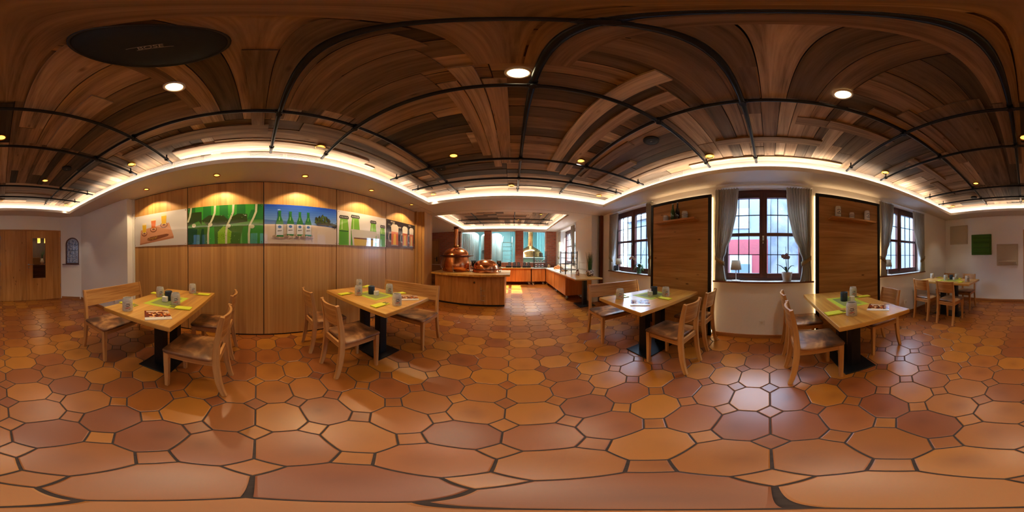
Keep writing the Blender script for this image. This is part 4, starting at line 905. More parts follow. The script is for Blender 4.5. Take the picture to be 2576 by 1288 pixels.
socket(2.31, .099, .273, -1, 'white wall socket below the middle window'); socket(2.31, -2.56, .277, -1, 'white wall socket beside the far chair, below the corner window'); socket(-2.165, -2.587, .28, 1, 'white wall socket behind the bench on the left white wall')
# ================================================================== sill lamps and orchids
def lamp(x, y, label):
    g = thing('table_lamp', label, 'lamp', (x, y, .906), 0, 'small sill lamps')
    m = MB(); m.lathe([(0, 0), (.064, 0), (.066, .004), (.06, .008), (.012, .010), (0, .010)], 28); obj('base', m, 'white', g)
    m = MB(); m.tube([(0, 0, .008), (0, 0, .20)], .006, 10); obj('stem', m, 'white', g)
    m = MB(); m.lathe([(.080, .162), (.060, .30)], 32); o = obj('lamp_shade', m, 'shade', g, solid=.0025)
    m = MB(); m.lathe([(0, .20), (.016, .20), (.022, .24), (.012, .27), (0, .275)], 14); obj('bulb', m, 'porcelain', g)
lamp(2.345, .478, 'small grey shaded lamp on the middle window sill'); lamp(2.36, 3.10, 'small lamp with white shade on the sill nearest the kettles'); lamp(2.36, -2.115, 'small lamp with beige shade on the sill nearest the corner table')
def leafp(m, base, tip, w, lift=.05, mt=0):
    b, t = Vector(base), Vector(tip); d = t-b; sd = d.cross(Vector((0, 0, 1))).normalized(); rows = []
    for i in range(9):
        k = i/8; c = b+d*k+Vector((0, 0, lift*math.sin(PI*k))); ww = w*math.sin(PI*(.08+.9*k))**.7
        rows.append([tuple(c-sd*ww+Vector((0, 0, .008*(ww/w)))), tuple(c), tuple(c+sd*ww+Vector((0, 0, .008*(ww/w))))])
    m.grid(rows, mt)
def orchid(x, y, label, potm, r0, r1, h, flowers, stick, leaves, pet):
    g = thing('orchid', label, 'plant', (x, y, .906))
    m = MB(); m.lathe([(0, 0), (r1, 0), (r0, h), (r0*.9, h), (r1*.9, h*.3), (0, h*.3)], 28); m.lathe([(0, h*.86), (r0*.9, h*.88)], 20, 1); obj('pot', m, [potm, 'hall'], g)
    m = MB()
    for tip, w, l in leaves: leafp(m, (0, 0, h*.9), tip, w, l)
    obj('leaves', m, 'leaf', g, solid=.003)
    m = MB(); m.tube([(0, 0, h*.9), (stick[0]*.3, stick[1]*.3, h+.12), stick], .003, 6); 
    c = Vector(flowers[len(flowers)//2]); m.tube([(0, 0, h*.9), (c.x*.3, c.y*.3, h+.1), (c.x*.8, c.y*.8, c.z+.03), tuple(c)], .003, 6); obj('stem', m, 'stem', g)
    for f in flowers:
        m = MB(); f = Vector(f)
        for k in range(5):
            a = 2*PI*k/5+.3; t = f+Vector((-.008, .034*math.cos(a), .034*math.sin(a))); s = Vector((0, -.016*math.sin(a), .016*math.cos(a)))
            mid = f*.4+t*.6
            m.face([tuple(f), tuple(mid-s+Vector((-.006, 0, 0))), tuple(t), tuple(mid+s+Vector((-.006, 0, 0)))])
        m.lathe([(0, .01), (.007, .004), (.004, -.004), (0, -.006)], 8, 1, T(f.x-.01, f.y, f.z)); obj('flower', m, [pet, 'brass'], g, solid=.002)
orchid(2.34, -.262, 'orchid with lilac flowers in a grey pot on the middle window sill', 'grey_pot', .08, .059, .132, [(-.03, .06, .36), (-.03, .01, .375), (-.02, .035, .345), (-.03, -.01, .345)], (0, .02, .50), [((-.04, .16, .24), .02, .03), ((-.05, -.10, .22), .025, .04), ((-.08, .05, .2), .022, .04)], 'petal_p')
orchid(2.35, 2.40, 'orchid with white flowers in a dark pot near the bottle shelf panel', 'leaf_d', .052, .044, .135, [(-.02, .12, .30), (-.02, .17, .335), (-.02, .21, .325), (-.02, .25, .30)], (0, -.16, .52), [((-.03, .13, .04), .03, .1), ((-.03, -.15, .06), .03, .1), ((-.08, .08, .08), .03, .1), ((-.06, -.1, .12), .03, .08)], 'petal_w')
m = MB(); m.box((-.03, -.04, 0), (.03, .04, .125)); m.box((-.0305, -.02, .08), (-.03, -.005, .1), 1); m.box((-.0305, .0, .05), (-.03, .02, .06), 1); tag(obj('display_box', m, ['black', 'porcelain'], bevel=.004, loc=(2.37, 3.22, .906)), 'small black box with white marks beside the lamp nearest the kettles', 'box')
# ================================================================== pictures on the partition wall (u to the right, v up, 0..1)
def picture(i, y0, y1, label, mats, draw, z0=1.408, z1=1.99):
    m = MB(); m.box((-2.319, y0, z0), (-2.3105, y1, z1), 0); cnt = [0]
    def P(pts, mi):
        cnt[0] += 1; x = -2.3105+.00012*cnt[0]; m.face([(x, y0+(y1-y0)*u, z0+(z1-z0)*v) for u, v in pts], mi)
    draw(P); 
    for u, v in ((.02, .04), (.98, .04), (.02, .96), (.98, .96)): m.lathe([(0, .0045), (.006, .004), (.007, 0)], 10, len(mats), T(-2.3105+.00012*cnt[0], y0+(y1-y0)*u, z0+(z1-z0)*v, 0, 0, PI/2))
    for k, c in enumerate(mats):
        M['pic%d_%d' % (i, k)] = plain('pic%d_%d' % (i, k), c, .35, coat=1, spec=.3); M['pic%d_%d' % (i, k)].node_tree.nodes['Principled BSDF'].inputs['Coat Roughness'].default_value = .015
    tag(obj('glass_picture', m, ['pic%d_%d' % (i, k) for k in range(len(mats))]+['steel'], recalc=False), label, 'picture', 'glass pictures on the wood wall')
R3 = random.Random(21)
def ell(cx, cy, a, b, n=20, r=0): return [(cx+a*math.cos(2*PI*k/n)*math.cos(r)-b*math.sin(2*PI*k/n)*math.sin(r), cy+a*math.cos(2*PI*k/n)*math.sin(r)*1.9+b*math.sin(2*PI*k/n)*math.cos(r)) for k in range(n)]
def pic1(P):
    P([(.12, .05), (.78, .22), (.72, .30), (.13, .12)], 1); P([(.12, .09), (.78, .26), (.70, .66), (.14, .52)], 1); P([(.12, .05), (.78, .20), (.78, .26), (.12, .09)], 7)
    for cx, cy, c, w in ((.22, .46, 2, .045), (.41, .56, 3, .05), (.61, .66, 4, .05)):
        P(ell(cx, cy-.06, w*1.35, .085), 6); P(ell(cx, cy-.05, w*1.1, .06), 1)
        P([(cx-w*.8, cy-.05), (cx+w*.8, cy-.05), (cx+w, cy+.28), (cx-w, cy+.28)], 5); P([(cx-w*.78, cy-.02), (cx+w*.78, cy-.02), (cx+w*.95, cy+.22), (cx-w*.95, cy+.22)], c)
        P(ell(cx, cy-.05, w*.6, .025), 6)
    P([(.28, .19), (.34, .16), (.47, .19), (.68, .28), (.70, .32), (.66, .34), (.34, .28), (.29, .25)], 6)
    for k in range(24): a = R3.uniform(.3, .48); b = .2+(a-.3)*.2+R3.uniform(-.02, .06); P(ell(a, b, .01, .014, 6), 8)
picture(1, -2.14, -1.052, 'glass picture of three tasting glasses on a wooden board', [S(214, 206, 204), S(214, 150, 112), S(226, 180, 40), S(216, 110, 40), S(232, 184, 60), S(232, 214, 180), S(136, 80, 50), S(186, 122, 88), S(176, 130, 60)], pic1)
def pic2(P):
    for k in range(9): u = k/9; P([(u, .62), (u+.11, .62), (u+.11, 1), (u, 1)], 1 if k % 2 else 2)
    P([(0, .5), (.16, .62), (.2, .5), (.2, .86), (0, .86)], 3); P([(.2, .62), (.3, .75), (.5, .72), (.6, .5), (.3, .46)], 3); P([(.55, .62), (.68, .76), (.8, .74), (.8, .55), (.6, .5)], 3); P([(.8, .6), (1, .6), (1, .85), (.85, .85)], 2)
    P([(0, 0), (1, 0), (1, .5), (.6, .44), (.3, .5), (0, .44)], 4); P([(.42, 0), (.58, 0), (.6, .3), (.5, .46), (.42, .3)], 5); P([(0, 0), (.12, 0), (.14, .4), (0, .44)], 6); P([(.17, 0), (.24, 0), (.23, .4), (.2, .4)], 6)
    P([(.7, 0), (1, 0), (1, .46), (.75, .42)], 7); P([(.28, .0), (.38, 0), (.37, .44), (.3, .42)], 1)
    for s in (.0, .27, .51, .8):     # pale bottle outlines
        c = [(s+.02, 0), (s+.02, .25), (s+.03, .45), (s+.08, .65), (s+.11, .8), (s+.115, 1)]
        if s == 0: c = [(.0, .6), (.03, .75), (.045, .9), (.05, 1)]
        for a, b in zip(c, c[1:]): P([(a[0]-.013, a[1]), (a[0]+.013, a[1]), (b[0]+.014, b[1]), (b[0]-.014, b[1])], 8)
    for u, v in ((.09, .5), (.32, .5), (.56, .45), (.86, .42)): P(ell(u, v, .03, .05), 8)
    for k in range(70): P(ell(R3.uniform(.42, .62) if k < 45 else R3.uniform(.2, .95), R3.uniform(0, .75), .004, .009, 6), 3 if k % 3 else 9)
picture(2, -1.036, .092, 'glass picture with a close-up of wet green bottles', [S(70, 130, 40), S(60, 150, 50), S(36, 110, 44), S(48, 66, 22), S(62, 104, 30), S(128, 176, 36), S(24, 70, 36), S(56, 132, 38), S(196, 196, 160), S(150, 190, 100)], pic2)
def botl(P, cx, y0, h, w, gm, lm, cap=None):
    pr_ = [(1, 0), (1, .5), (.85, .6), (.45, .74), (.36, .8), (.34, .95), (.42, .955), (.42, 1)]
    P([(cx-a*w, y0+b*h) for a, b in pr_]+[(cx+a*w, y0+b*h) for a, b in pr_[::-1]], gm)
    if lm is not None: P([(cx-w*.95, y0+h*.06), (cx+w*.95, y0+h*.06), (cx+w*.95, y0+h*.47), (cx-w*.95, y0+h*.47)], lm)
def pic3(P):
    for k in range(8): P([(0, .5+k*.0625), (1, .5+k*.0625), (1, .5+(k+1)*.0625), (0, .5+(k+1)*.0625)], 8+k)
    P([(0, 0), (1, 0), (1, .46), (.6, .5), (0, .48)], 1); P([(0, .48), (.62, .49), (.62, .53), (0, .60)], 2)
    for k in range(60):
        a = R3.uniform(.68, .89); b = .55+R3.uniform(0, .25)*(1-abs(a-.79)*5); r = R3.uniform(0, 3.1); P(ell(a, b, .035, .012, 5, r), 3 if k % 2 else 4)
    P([(.7, .5), (.9, .52), (.98, .46), (1, .5), (1, .56), (.88, .58), (.7, .56)], 4)
    for k in range(14): P(ell(R3.uniform(.84, 1), R3.uniform(.44, .6), .012, .012, 6), 4)
    for c, b, h, w in ((.195, .17, .66, .048), (.335, .2, .62, .047), (.46, .2, .62, .044), (.575, .2, .62, .044)):
        P(ell(c-.01, b+.01, w*1.8, .04), 6); botl(P, c, b, h, w, 5, 7); P(ell(c, b+h*.37, w*.5, .035, 14), 2); P([(c-w*.6, b+h*.2), (c+w*.6, b+h*.22), (c+w*.6, b+h*.24), (c-w*.6, b+h*.23)], 4); P([(c-w*.2, b+h*.62), (c, b+h*.62), (c+w*.05, b+h*.75), (c-w*.1, b+h*.78)], 16)
    for k in range(30): P(ell(R3.uniform(.13, .62), R3.uniform(.12, .22), .012, .018, 6), 1 if k % 3 else 6)
picture(3, .108, 1.227, 'glass picture of four green bottles on a beach', [S(40, 90, 190), S(206, 186, 168), S(70, 110, 176), S(84, 104, 40), S(52, 52, 36), S(40, 116, 52), S(170, 146, 124), S(206, 206, 216)]+[S(int(120-12*k), int(160-11*k), int(214-3*k)) for k in range(8)]+[S(160, 200, 120)], pic3)
def pic4(P):
    for c, t, w in ((.115, .86, .09), (.32, .92, .09), (.69, .84, .075), (.91, .74, .065)):
        P([(c-w, 0), (c+w, 0), (c+w*.95, .45), (c+w*.72, t-.1), (c-w*.72, t-.1), (c-w*.95, .45)], 1); P([(c-w*.9, .02), (c+w*.8, .02), (c+w*.8, .40), (c-w*.85, .40)], 2); P([(c-w*.9, .39), (c+w*.85, .39), (c+w*.85, .42), (c-w*.9, .42)], 4)
        P([(c-w*.85, t-.1), (c+w*.85, t-.1), (c+w*.95, t-.06), (c+w*.8, t), (c-w*.8, t), (c-w*.95, t-.06)], 3); P([(c-w*.5, .45), (c-w*.3, .45), (c-w*.3, t-.14), (c-w*.45, t-.14)], 6)
        for k in range(5): P(ell(c-w*.6+k*w*.3, t-.05, w*.07, .02, 6), 0)
    P([(.27, .0), (.72, 0), (.76, .48), (.24, .48)], 5); P([(.3, 0), (.68, 0), (.70, .22), (.29, .22)], 7); P([(.29, .2), (.70, .2), (.70, .24), (.29, .24)], 8); P([(.72, .1), (.82, .12), (.82, .42), (.75, .42), (.75, .36), (.79, .34), (.79, .2), (.72, .18)], 5)
picture(4, 1.243, 2.342, 'glass picture of green bottle necks behind a beer glass', [S(224, 214, 206), S(120, 178, 44), S(86, 156, 26), S(60, 52, 40), S(40, 90, 30), S(204, 194, 176), S(190, 216, 130), S(208, 170, 34), S(120, 72, 20)], pic4)
def pic5(P):
    P([(0, 0), (1, 0), (1, .22), (0, .28)], 1); 
    for k in range(12): P(ell(R3.uniform(0, 1), R3.uniform(.75, .98), R3.uniform(.02, .06), .03, 8), 5 if k % 3 else 6)
    for c, w in ((.25, .11), (.6, .09), (.85, .08)):
        P([(c-w, .06), (c+w, .06), (c+w, .62), (c-w, .62)], 2); P([(c-w*.5, .1), (c+w*.4, .1), (c+w*.3, .5), (c-w*.3, .5)], 3); P([(c-w, .58), (c+w, .58), (c+w*1.1, .78), (c+w*.6, .86), (c-w*.6, .86), (c-w*1.1, .78)], 4)
        q = [(c-w, .18), (c-w*1.7, .2), (c-w*1.9, .36), (c-w*1.7, .54), (c-w, .56), (c-w, .5), (c-w*1.5, .48), (c-w*1.6, .36), (c-w*1.5, .26), (c-w, .24)]; P(q, 6)
        P([(c-w, .06), (c+w, .06), (c+w*.9, .1), (c-w*.9, .1)], 6)
picture(5, 2.358, 3.366, 'glass picture of three foaming beer mugs on a dark background', [S(44, 34, 30), S(110, 62, 36), S(214, 104, 30), S(238, 184, 60), S(236, 216, 190), S(120, 116, 100), S(170, 150, 130)], pic5)
# ================================================================== kettle counter
g = thing('kettle_counter', 'curved plank counter carrying the two copper kettles', 'counter', (-1.1, 4.3, 0)); ox, oy = -1.1, 4.3
def curve(x0, x1, yc, ye, n=24, xm=-1.08):
    return [(x0+(x1-x0)*k/n, yc+(ye-yc)*(((x0+(x1-x0)*k/n)-xm)/((x1-x0)/2))**2) for k in range(n+1)]
fr = curve(-1.98, -.19, 3.755, 3.845)
m = MB(); pts = fr+[(-.19, 4.93), (-1.98, 4.93)]; n = len(pts); L = 0
for k in range(n):
    a, b = pts[k], pts[(k+1) % n]; l = math.dist(a, b)
    m.face([(a[0]-ox, a[1]-oy, .055), (b[0]-ox, b[1]-oy, .055), (b[0]-ox, b[1]-oy, .75), (a[0]-ox, a[1]-oy, .75)], 0, 0, [(.055, L), (.055, L+l), (.75, L+l), (.75, L)]); L += l
m.face([(p[0]-ox, p[1]-oy, .75) for p in pts]); m.face([(p[0]-ox, p[1]-oy, .055) for p in pts]); obj('body', m, 'island', g)
m = MB(); m.prism([(p[0]-ox, p[1]-oy+.035, 0) for p in fr]+[(-.23-ox, 4.9-oy, 0), (-1.94-ox, 4.9-oy, 0)], (0, 0, .055)); obj('plinth', m, 'black', g)
tp = curve(-2.12, -.065, 3.675, 3.87); m = MB(); m.prism([(p[0]-ox, p[1]-oy, .752) for p in tp]+[(-.065-ox, 5.0-oy, .752), (-2.12-ox, 5.0-oy, .752)], (0, 0, .048)); obj('worktop', m, 'oak_top', g, bevel=.004)
m = MB()
for z, l in ((.42, .09), (.297, .11), (.176, .09)): m.tube([(-.735-ox, 3.765-oy, z), (-.735-ox, 3.72-oy, z), (-.735+l-ox, 3.715-oy, z-.004)], .008, 8)
m.tube([(-.745-ox, 3.745-oy, .50), (-.735-ox, 3.735-oy, .42), (-.735-ox, 3.735-oy, .15)], .007, 8); obj('tap_lever', m, 'chrome', g)
m = MB(); m.lathe([(.014, .004), (.03, .008), (.032, 0)], 18, 0, T(-.90-ox, 3.757-oy, .60, 0, PI/2)); m.lathe([(0, .005), (.016, .005)], 14, 1, T(-.90-ox, 3.757-oy, .60, 0, PI/2)); obj('knob', m, ['brass', 'black'], g)
# kettles
g = thing('copper_kettle', 'tall copper brewing kettle with chimney pipe on the plank counter', 'kettle', (-1.63, 4.49, .80))
m = MB(); m.lathe([(0, 0), (.40, 0), (.42, .01), (.422, .02), (.445, .06), (.462, .13), (.458, .20), (.44, .29), (.415, .37), (.40, .42)], 56); obj('body', m, 'copper', g)
m = MB(); m.lathe([(.38, .41), (.465, .425), (.475, .435), (.47, .45), (.40, .455)], 56); obj('rim', m, 'copper_d', g)
m = MB(); m.lathe([(.40, .452), (.395, .475), (.36, .54), (.30, .60), (.22, .645), (.14, .672), (.085, .685), (.07, .70)], 56); obj('dome', m, 'copper', g)
m = MB(); m.lathe([(.072, .69), (.085, .70), (.085, .735), (.07, .74)], 28); obj('collar', m, 'brass', g)
m = MB(); m.lathe([(.062, .73), (.062, 1.225)], 28); obj('chimney', m, 'copper', g)
m = MB(); m.lathe([(.062, 1.215), (.07, 1.22), (.075, 1.245), (.062, 1.27), (.08, 1.275), (.08, 1.287), (0, 1.29)], 28); m.tube([(-.06, 0, 1.215), (-.12, 0, 1.215)], .006, 6); obj('chimney_cap', m, 'copper_d', g)
for s in (-1, 1): m = MB(); m.tube([(s*.45, 0, .44), (s*.53, 0, .44)], .008, 8); obj('handle', m, 'brass', g)
for x in (-.235, .08):
    m = MB(); m.tube([(x, -.43, .145), (x, -.452, .145), (x+.01, -.455, .03), (x+.02, -.46, .014), (x+.09, -.46, .012)], .010, 8); obj('tap', m, 'chrome', g)
m = MB(); m.tube([(.44, -.19, .22), (.465, -.2, .20), (.47, -.2, .005)], .014, 8); m.lathe([(0, 0), (.045, 0), (.04, .012), (0, .014)], 18, 0, T(.47, -.2, 0)); obj('drain_pipe', m, 'chrome', g)
g = thing('copper_kettle', 'low copper kettle with domed lid at the right end of the counter', 'kettle', (-.735, 4.44, .80))
m = MB(); m.lathe([(0, 0), (.375, 0), (.385, .012), (.378, .02), (.368, .03), (.372, .075)], 56); obj('body', m, 'copper', g)
m = MB(); m.lathe([(.36, .07), (.382, .076), (.392, .088), (.385, .098), (.33, .10)], 56); obj('rim', m, 'copper_d', g)
m = MB(); m.lathe([(.352, .098), (.348, .14), (.33, .20), (.29, .255), (.23, .30), (.15, .33), (.07, .342), (0, .344)], 56); obj('dome', m, 'copper', g)
m = MB(); m.lathe([(0, .34), (.025, .345), (.02, .36), (.008, .37), (.012, .395), (0, .405)], 16); obj('knob', m, 'brass', g)
for s in (-1, 1):
    m = MB(); m.lathe([(.04, -.008), (.05, 0), (.04, .008), (.032, 0), (.04, -.008)], 20, 0, T(s*.405, -.03, .11, 0, PI/2)); m.tube([(s*.36, -.02, .1), (s*.41, -.03, .1), (s*.41, -.03, .0)], .012, 8); obj('clamp', m, 'chrome', g)
# low shelf left of the counter behind the partition
m = MB(); m.box((-3.5, 6.2, 0), (-2.6, 6.6, .80), 0, ua=0); m.box((-3.54, 6.16, .80), (-2.56, 6.62, .84), 0, ua=0); tag(obj('sideboard', m, 'trimwood', bevel=.004), 'low wooden sideboard behind the tall copper kettle near the brick wall door', 'sideboard')
for k in range(2):
    m = MB(); m.lathe([(0, 0), (.04, 0), (.055, .03), (.05, .03), (.036, .006), (0, .006)], 18); tag(obj('bowl', m, 'porcelain', loc=(-2.78, 6.3, .84+.022*k)), ('lower', 'upper')[k]+' white bowl of the stack beside the tall copper kettle', 'bowl', 'white bowls')
# ================================================================== buffet
def castor(g, x, y):
    m = MB(); m.lathe([(0, -.014), (.045, -.014), (.05, -.008), (.05, .008), (.045, .014), (0, .014)], 18, 0, T(x, y, .05, 0, PI/2)); m.box((x-.022, y-.02, .05), (x-.017, y+.02, .125)); m.box((x+.017, y-.02, .05), (x+.022, y+.02, .125)); m.box((x-.03, y-.03, .118), (x+.03, y+.03, .138)); obj('castor', m, 'steel', g)
def unit(x0, x1, y0, y1, label, face, joints):
    g = thing('buffet_cabinet', label, 'cabinet', ((x0+x1)/2, (y0+y1)/2, 0), 0, 'buffet cabinets on castors'); cx, cy = (x0+x1)/2, (y0+y1)/2; a, b, c, d = x0-cx, x1-cx, y0-cy, y1-cy
    m = MB()
    if face == 'y': m.box((a, c+.02, .138), (b, d, .695), 0, ua=2)
    else: m.box((a+.02, c, .138), (b, d, .695), 0, ua=2)
    obj('body', m, 'buffet', g, bevel=.003)
    js = [x0, *joints, x1] if face == 'y' else [y0, *joints, y1]
    for p, q in zip(js, js[1:]):
        m = MB()
        if face == 'y': m.box((p-cx+.003, c, .145), (q-cx-.003, c+.018, .69), 0, ua=2)
        else: m.box((a, p-cy+.003, .145), (a+.018, q-cy-.003, .69), 0, ua=2)
        obj('door', m, 'buffet', g, bevel=.002)
    for x in (a+.07, b-.07):
        for y in (c+.07, d-.07): castor(g, x, y)
unit(-1.95, -.50, 6.93, 7.38, 'orange-brown cabinet behind the copper kettles on the far wall', 'y', (-1.22,)); unit(-.46, .785, 6.93, 7.38, 'wide orange-brown cabinet on castors under the chalk cards', 'y', (.198,)); unit(.825, 1.41, 6.93, 7.38, 'orange-brown corner cabinet on castors under the brick pillar', 'y', ())
unit(1.43, 1.99, 5.43, 6.92, 'orange-brown cabinet on castors below the sunny window', 'x', (6.078,)); unit(1.43, 1.99, 4.25, 5.40, 'orange-brown cabinet on castors beside the grass plant table', 'x', ())
m = MB(); m.box((-1.97, 6.90, .697), (.80, 7.39, .735), 0, ua=0); tag(obj('worktop', m, 'oak_top', bevel=.004), 'wooden worktop carrying the chalk cards', 'worktop')
m = MB(); m.box((.81, 6.90, .697), (1.995, 7.39, .735)); m.box((1.40, 4.235, .697), (1.995, 6.90, .735)); tag(obj('worktop', m, 'stone', bevel=.003), 'pale stone worktop carrying the bread and the wire racks', 'worktop')
for k, (x, n) in enumerate(((-.14, 'leftmost'), (.08, 'second from left'), (.26, 'middle'), (.52, 'second from right'), (.70, 'rightmost'))):
    g = thing('chalk_card', 'small black chalk card on its block, %s of the five' % n, 'sign', (x, 7.12, .735), 0, 'black chalk cards on the buffet')
    m = MB(); m.box((-.085 if k else -.16, -.07, 0), (.085, .07, .09)); obj('block', m, 'slate', g, bevel=.003)
    m = MB(); m.box((-.055, -.004, .10), (.055, .004, .235), Mx=T(0, 0, .0, 0, -.12)); obj('card', m, 'slate', g)
    m = MB()
    for q in range(4): m.box((-.035, -.0052, .20-q*.024), (.035-.012*(q % 2), -.004, .204-q*.024), Mx=T(0, 0, 0, 0, -.12))
    obj('chalk_writing', m, 'chalk', g)
for x, l in ((-.60, 'black coffee machine at the right of the low copper kettle'), (-1.74, 'black coffee machine half hidden between the two copper kettles')):
    g = thing('coffee_machine', l, 'coffee machine', (x, 7.14, .735), 0, 'black coffee machines'); m = MB(); m.box((-.09, -.12, 0), (.09, .12, .03)); m.box((-.09, .02, .03), (.09, .12, .30)); m.box((-.09, -.12, .22), (.09, .02, .30)); obj('body', m, 'black', g, bevel=.006)
    m = MB(); m.tube([(0, -.06, .22), (0, -.06, .17)], .012, 8); obj('spout', m, 'chrome', g); m = MB(); m.box((-.07, -.123, .235), (.07, -.12, .285)); obj('front_plate', m, 'steel', g)
def rack(x0, x1, y0, y1, z0, H, lev, label, mt='black'):
    g = thing('wire_rack', label, 'rack', ((x0+x1)/2, (y0+y1)/2, z0), 0, 'black wire racks'); a, b = (x1-x0)/2, (y1-y0)/2
    for sx in (-1, 1):
        for sy in (-1, 1):
            m = MB(); m.box((sx*a-.011, sy*b-.011, 0), (sx*a+.011, sy*b+.011, H)); obj('post', m, mt, g)
    for z in lev:
        m = MB()
        for sy in (-1, 1): m.box((-a, sy*b-.005, z-.014), (a, sy*b+.005, z))
        for sx in (-1, 1): m.box((sx*a-.005, -b, z-.014), (sx*a+.005, b, z))
        for k in range(1, 10): m.tube([(-a+2*a*k/10, -b, z-.004), (-a+2*a*k/10, b, z-.004)], .003, 6)
        obj('shelf', m, mt, g)
rack(.93, 1.47, 6.98, 7.28, .735, .73, (.03, .27, .50), 'black rack of cups in front of the brick pillar on the far buffet'); rack(1.45, 1.80, 4.32, 4.78, .735, .66, (.13, .30, .47, .62), 'tall black wire rack at the near end of the side buffet')
for k in range(4):
    m = MB(); m.lathe([(0, 0), (.036, 0), (.04, .09), (.036, .09), (.033, .01), (0, .01)], 16); m.lathe([(.0405, .05), (.0402, .075)], 16, 1); 
    tag(obj('cup', m, ['jar', 'jar_band'], loc=(1.0+k*.125, 7.1, 1.006)), 'white cup with dark band on the middle rack shelf, %s' % ('leftmost', 'second from left', 'third from left', 'rightmost')[k], 'cup', 'cups on the black rack')
for k in range(3):
    m = MB(); m.lathe([(0, 0), (.05, 0), (.055, .10), (.045, .12), (.04, .12), (.04, .01), (0, .01)], 18); m.lathe([(.0545, .05), (.0555, .085)], 18, 1)
    tag(obj('jar', m, ['jar', 'jar_band'], loc=(1.03+k*.14, 7.1, .766)), 'white labelled jar on the lowest rack shelf, %s of three' % ('left', 'middle', 'right')[k], 'jar', 'jars on the black rack')
m = MB(); m.box((-.06, -.006, 0), (.06, .006, .16)); m.box((-.045, -.0075, .03), (.045, -.006, .04), 1); m.box((-.045, -.0075, .07), (.045, -.006, .08), 1); m.box((-.045, -.0075, .11), (.045, -.006, .12), 1); tag(obj('sign_board', m, ['slate', 'chalk'], loc=(1.22, 7.13, 1.236)), 'black chalk sign standing on top of the cup rack', 'sign')
m = MB(); m.box((-.05, -.05, 0), (.05, .05, .10)); m.prism([(-.05, -.05, .1), (.05, -.05, .1), (0, -.05, .135)], (0, .1, 0)); tag(obj('paper_box', m, 'carton', bevel=.003, loc=(1.60, 7.08, .735)), 'small yellow box beside the cup rack', 'box')
g = thing('bread_basket', 'copper-coloured bread basket heaped with loaves on the side buffet', 'basket', (1.72, 6.0, .735))
m = MB(); m.lathe([(0, 0), (.15, 0), (.2, .07), (.19, .07), (.145, .008), (0, .008)], 28); obj('basket', m, 'bread', g)
for k in range(7):
    a = k*2*PI/6; r = .1 if k < 6 else 0; m = MB(); m.lathe([(0, -.035), (.045, -.02), (.06, 0), (.045, .03), (0, .042)], 16, 0, T(r*math.cos(a), r*math.sin(a), .09 if k < 6 else .14)); obj('loaf', m, 'bread', g)
g = thing('cake_dome', 'glass dome over pastries on the side buffet behind the rack', 'dome', (1.70, 5.2, .735)); m = MB(); m.lathe([(0, 0), (.17, 0), (.18, .012), (0, .014)], 28); obj('plate', m, 'porcelain', g)
m = MB(); m.lathe([(.155, .014), (.155, .09), (.12, .14), (.05, .17), (0, .175)], 28); m.lathe([(0, .175), (.015, .18), (.018, .2), (0, .21)], 12); obj('dome', m, 'clear', g)
for k in range(5): m = MB(); a = k*1.256; m.lathe([(0, 0), (.04, .0), (.045, .02), (.02, .045), (0, .047)], 14, 0, T(.085*math.cos(a), .085*math.sin(a), .014)); obj('pastry', m, 'bread', g)
for k, y in enumerate((5.62, 6.45)):
    m = MB(); m.lathe([(0, 0), (.1, 0), (.17, .02), (.165, .023), (.1, .006), (0, .006)], 28); tag(obj('plate', m, 'porcelain', loc=(1.62, y, .735)), ('white plate between the cake dome and the bread basket', 'white plate between the bread basket and the buffet corner')[k], 'plate', 'white plates on the buffet')
# grass plant table
g = thing('pedestal_table', 'pale wooden pedestal table with the grass plant at the buffet end', 'table', (1.655, 3.72, 0)); m = MB(); m.box((-.345, -.48, .715), (.34, .50, .75), 0, ua=1); obj('tabletop', m, 'oak_top', g, bevel=.005)
m = MB(); m.box((-.11, -.21, 0), (.31, .21, .014)); obj('base_plate', m, 'blackmetal', g, bevel=.004); m = MB(); m.box((.05, -.05, .014), (.15, .05, .715)); obj('column', m, 'blackmetal', g, bevel=.003)
g = thing('grass_plant', 'tall green grass in a round mosaic pot on the pedestal table', 'plant', (1.88, 3.66, .75)); m = MB(); m.lathe([(0, 0), (.06, 0), (.085, .03), (.105, .085), (.10, .13), (.08, .165), (.07, .165), (.085, .12), (0, .12)], 32); obj('pot', m, 'mosaic', g)
m = MB()
for k in range(150):
    a = rnd.uniform(0, 2*PI); r0 = rnd.uniform(0, .05); h = rnd.uniform(.22, .50); sp = rnd.uniform(.0, .13)*(1 if rnd.random() < .8 else 1.6)*(h+.1)
    p = [(r0*math.cos(a), r0*math.sin(a), .12), ((r0+sp*.3)*math.cos(a), (r0+sp*.3)*math.sin(a), .12+h*.55), ((r0+sp)*math.cos(a), (r0+sp)*math.sin(a), .12+h)]
    m.sweep(p, [.006, .005, .0008], .0012, (-math.sin(a), math.cos(a), 0))
obj('grass', m, 'leaf', g)
g = thing('milk_bottle', 'white bottle with brown cow spots beside the grass plant', 'bottle', (1.66, 3.95, .75)); m = MB(); m.lathe([(0, 0), (.045, 0), (.05, .01), (.05, .08), (.035, .12), (.022, .145), (.024, .16), (0, .165)], 24); obj('body', m, 'cow', g)
m = MB(); m.prism([(-.03, 0, .14), (-.012, 0, .15), (-.036, 0, .19)], (0, .01, 0)); m.prism([(.012, 0, .15), (.03, 0, .14), (.036, 0, .19)], (0, .01, 0)); obj('ears', m, 'cow', g)
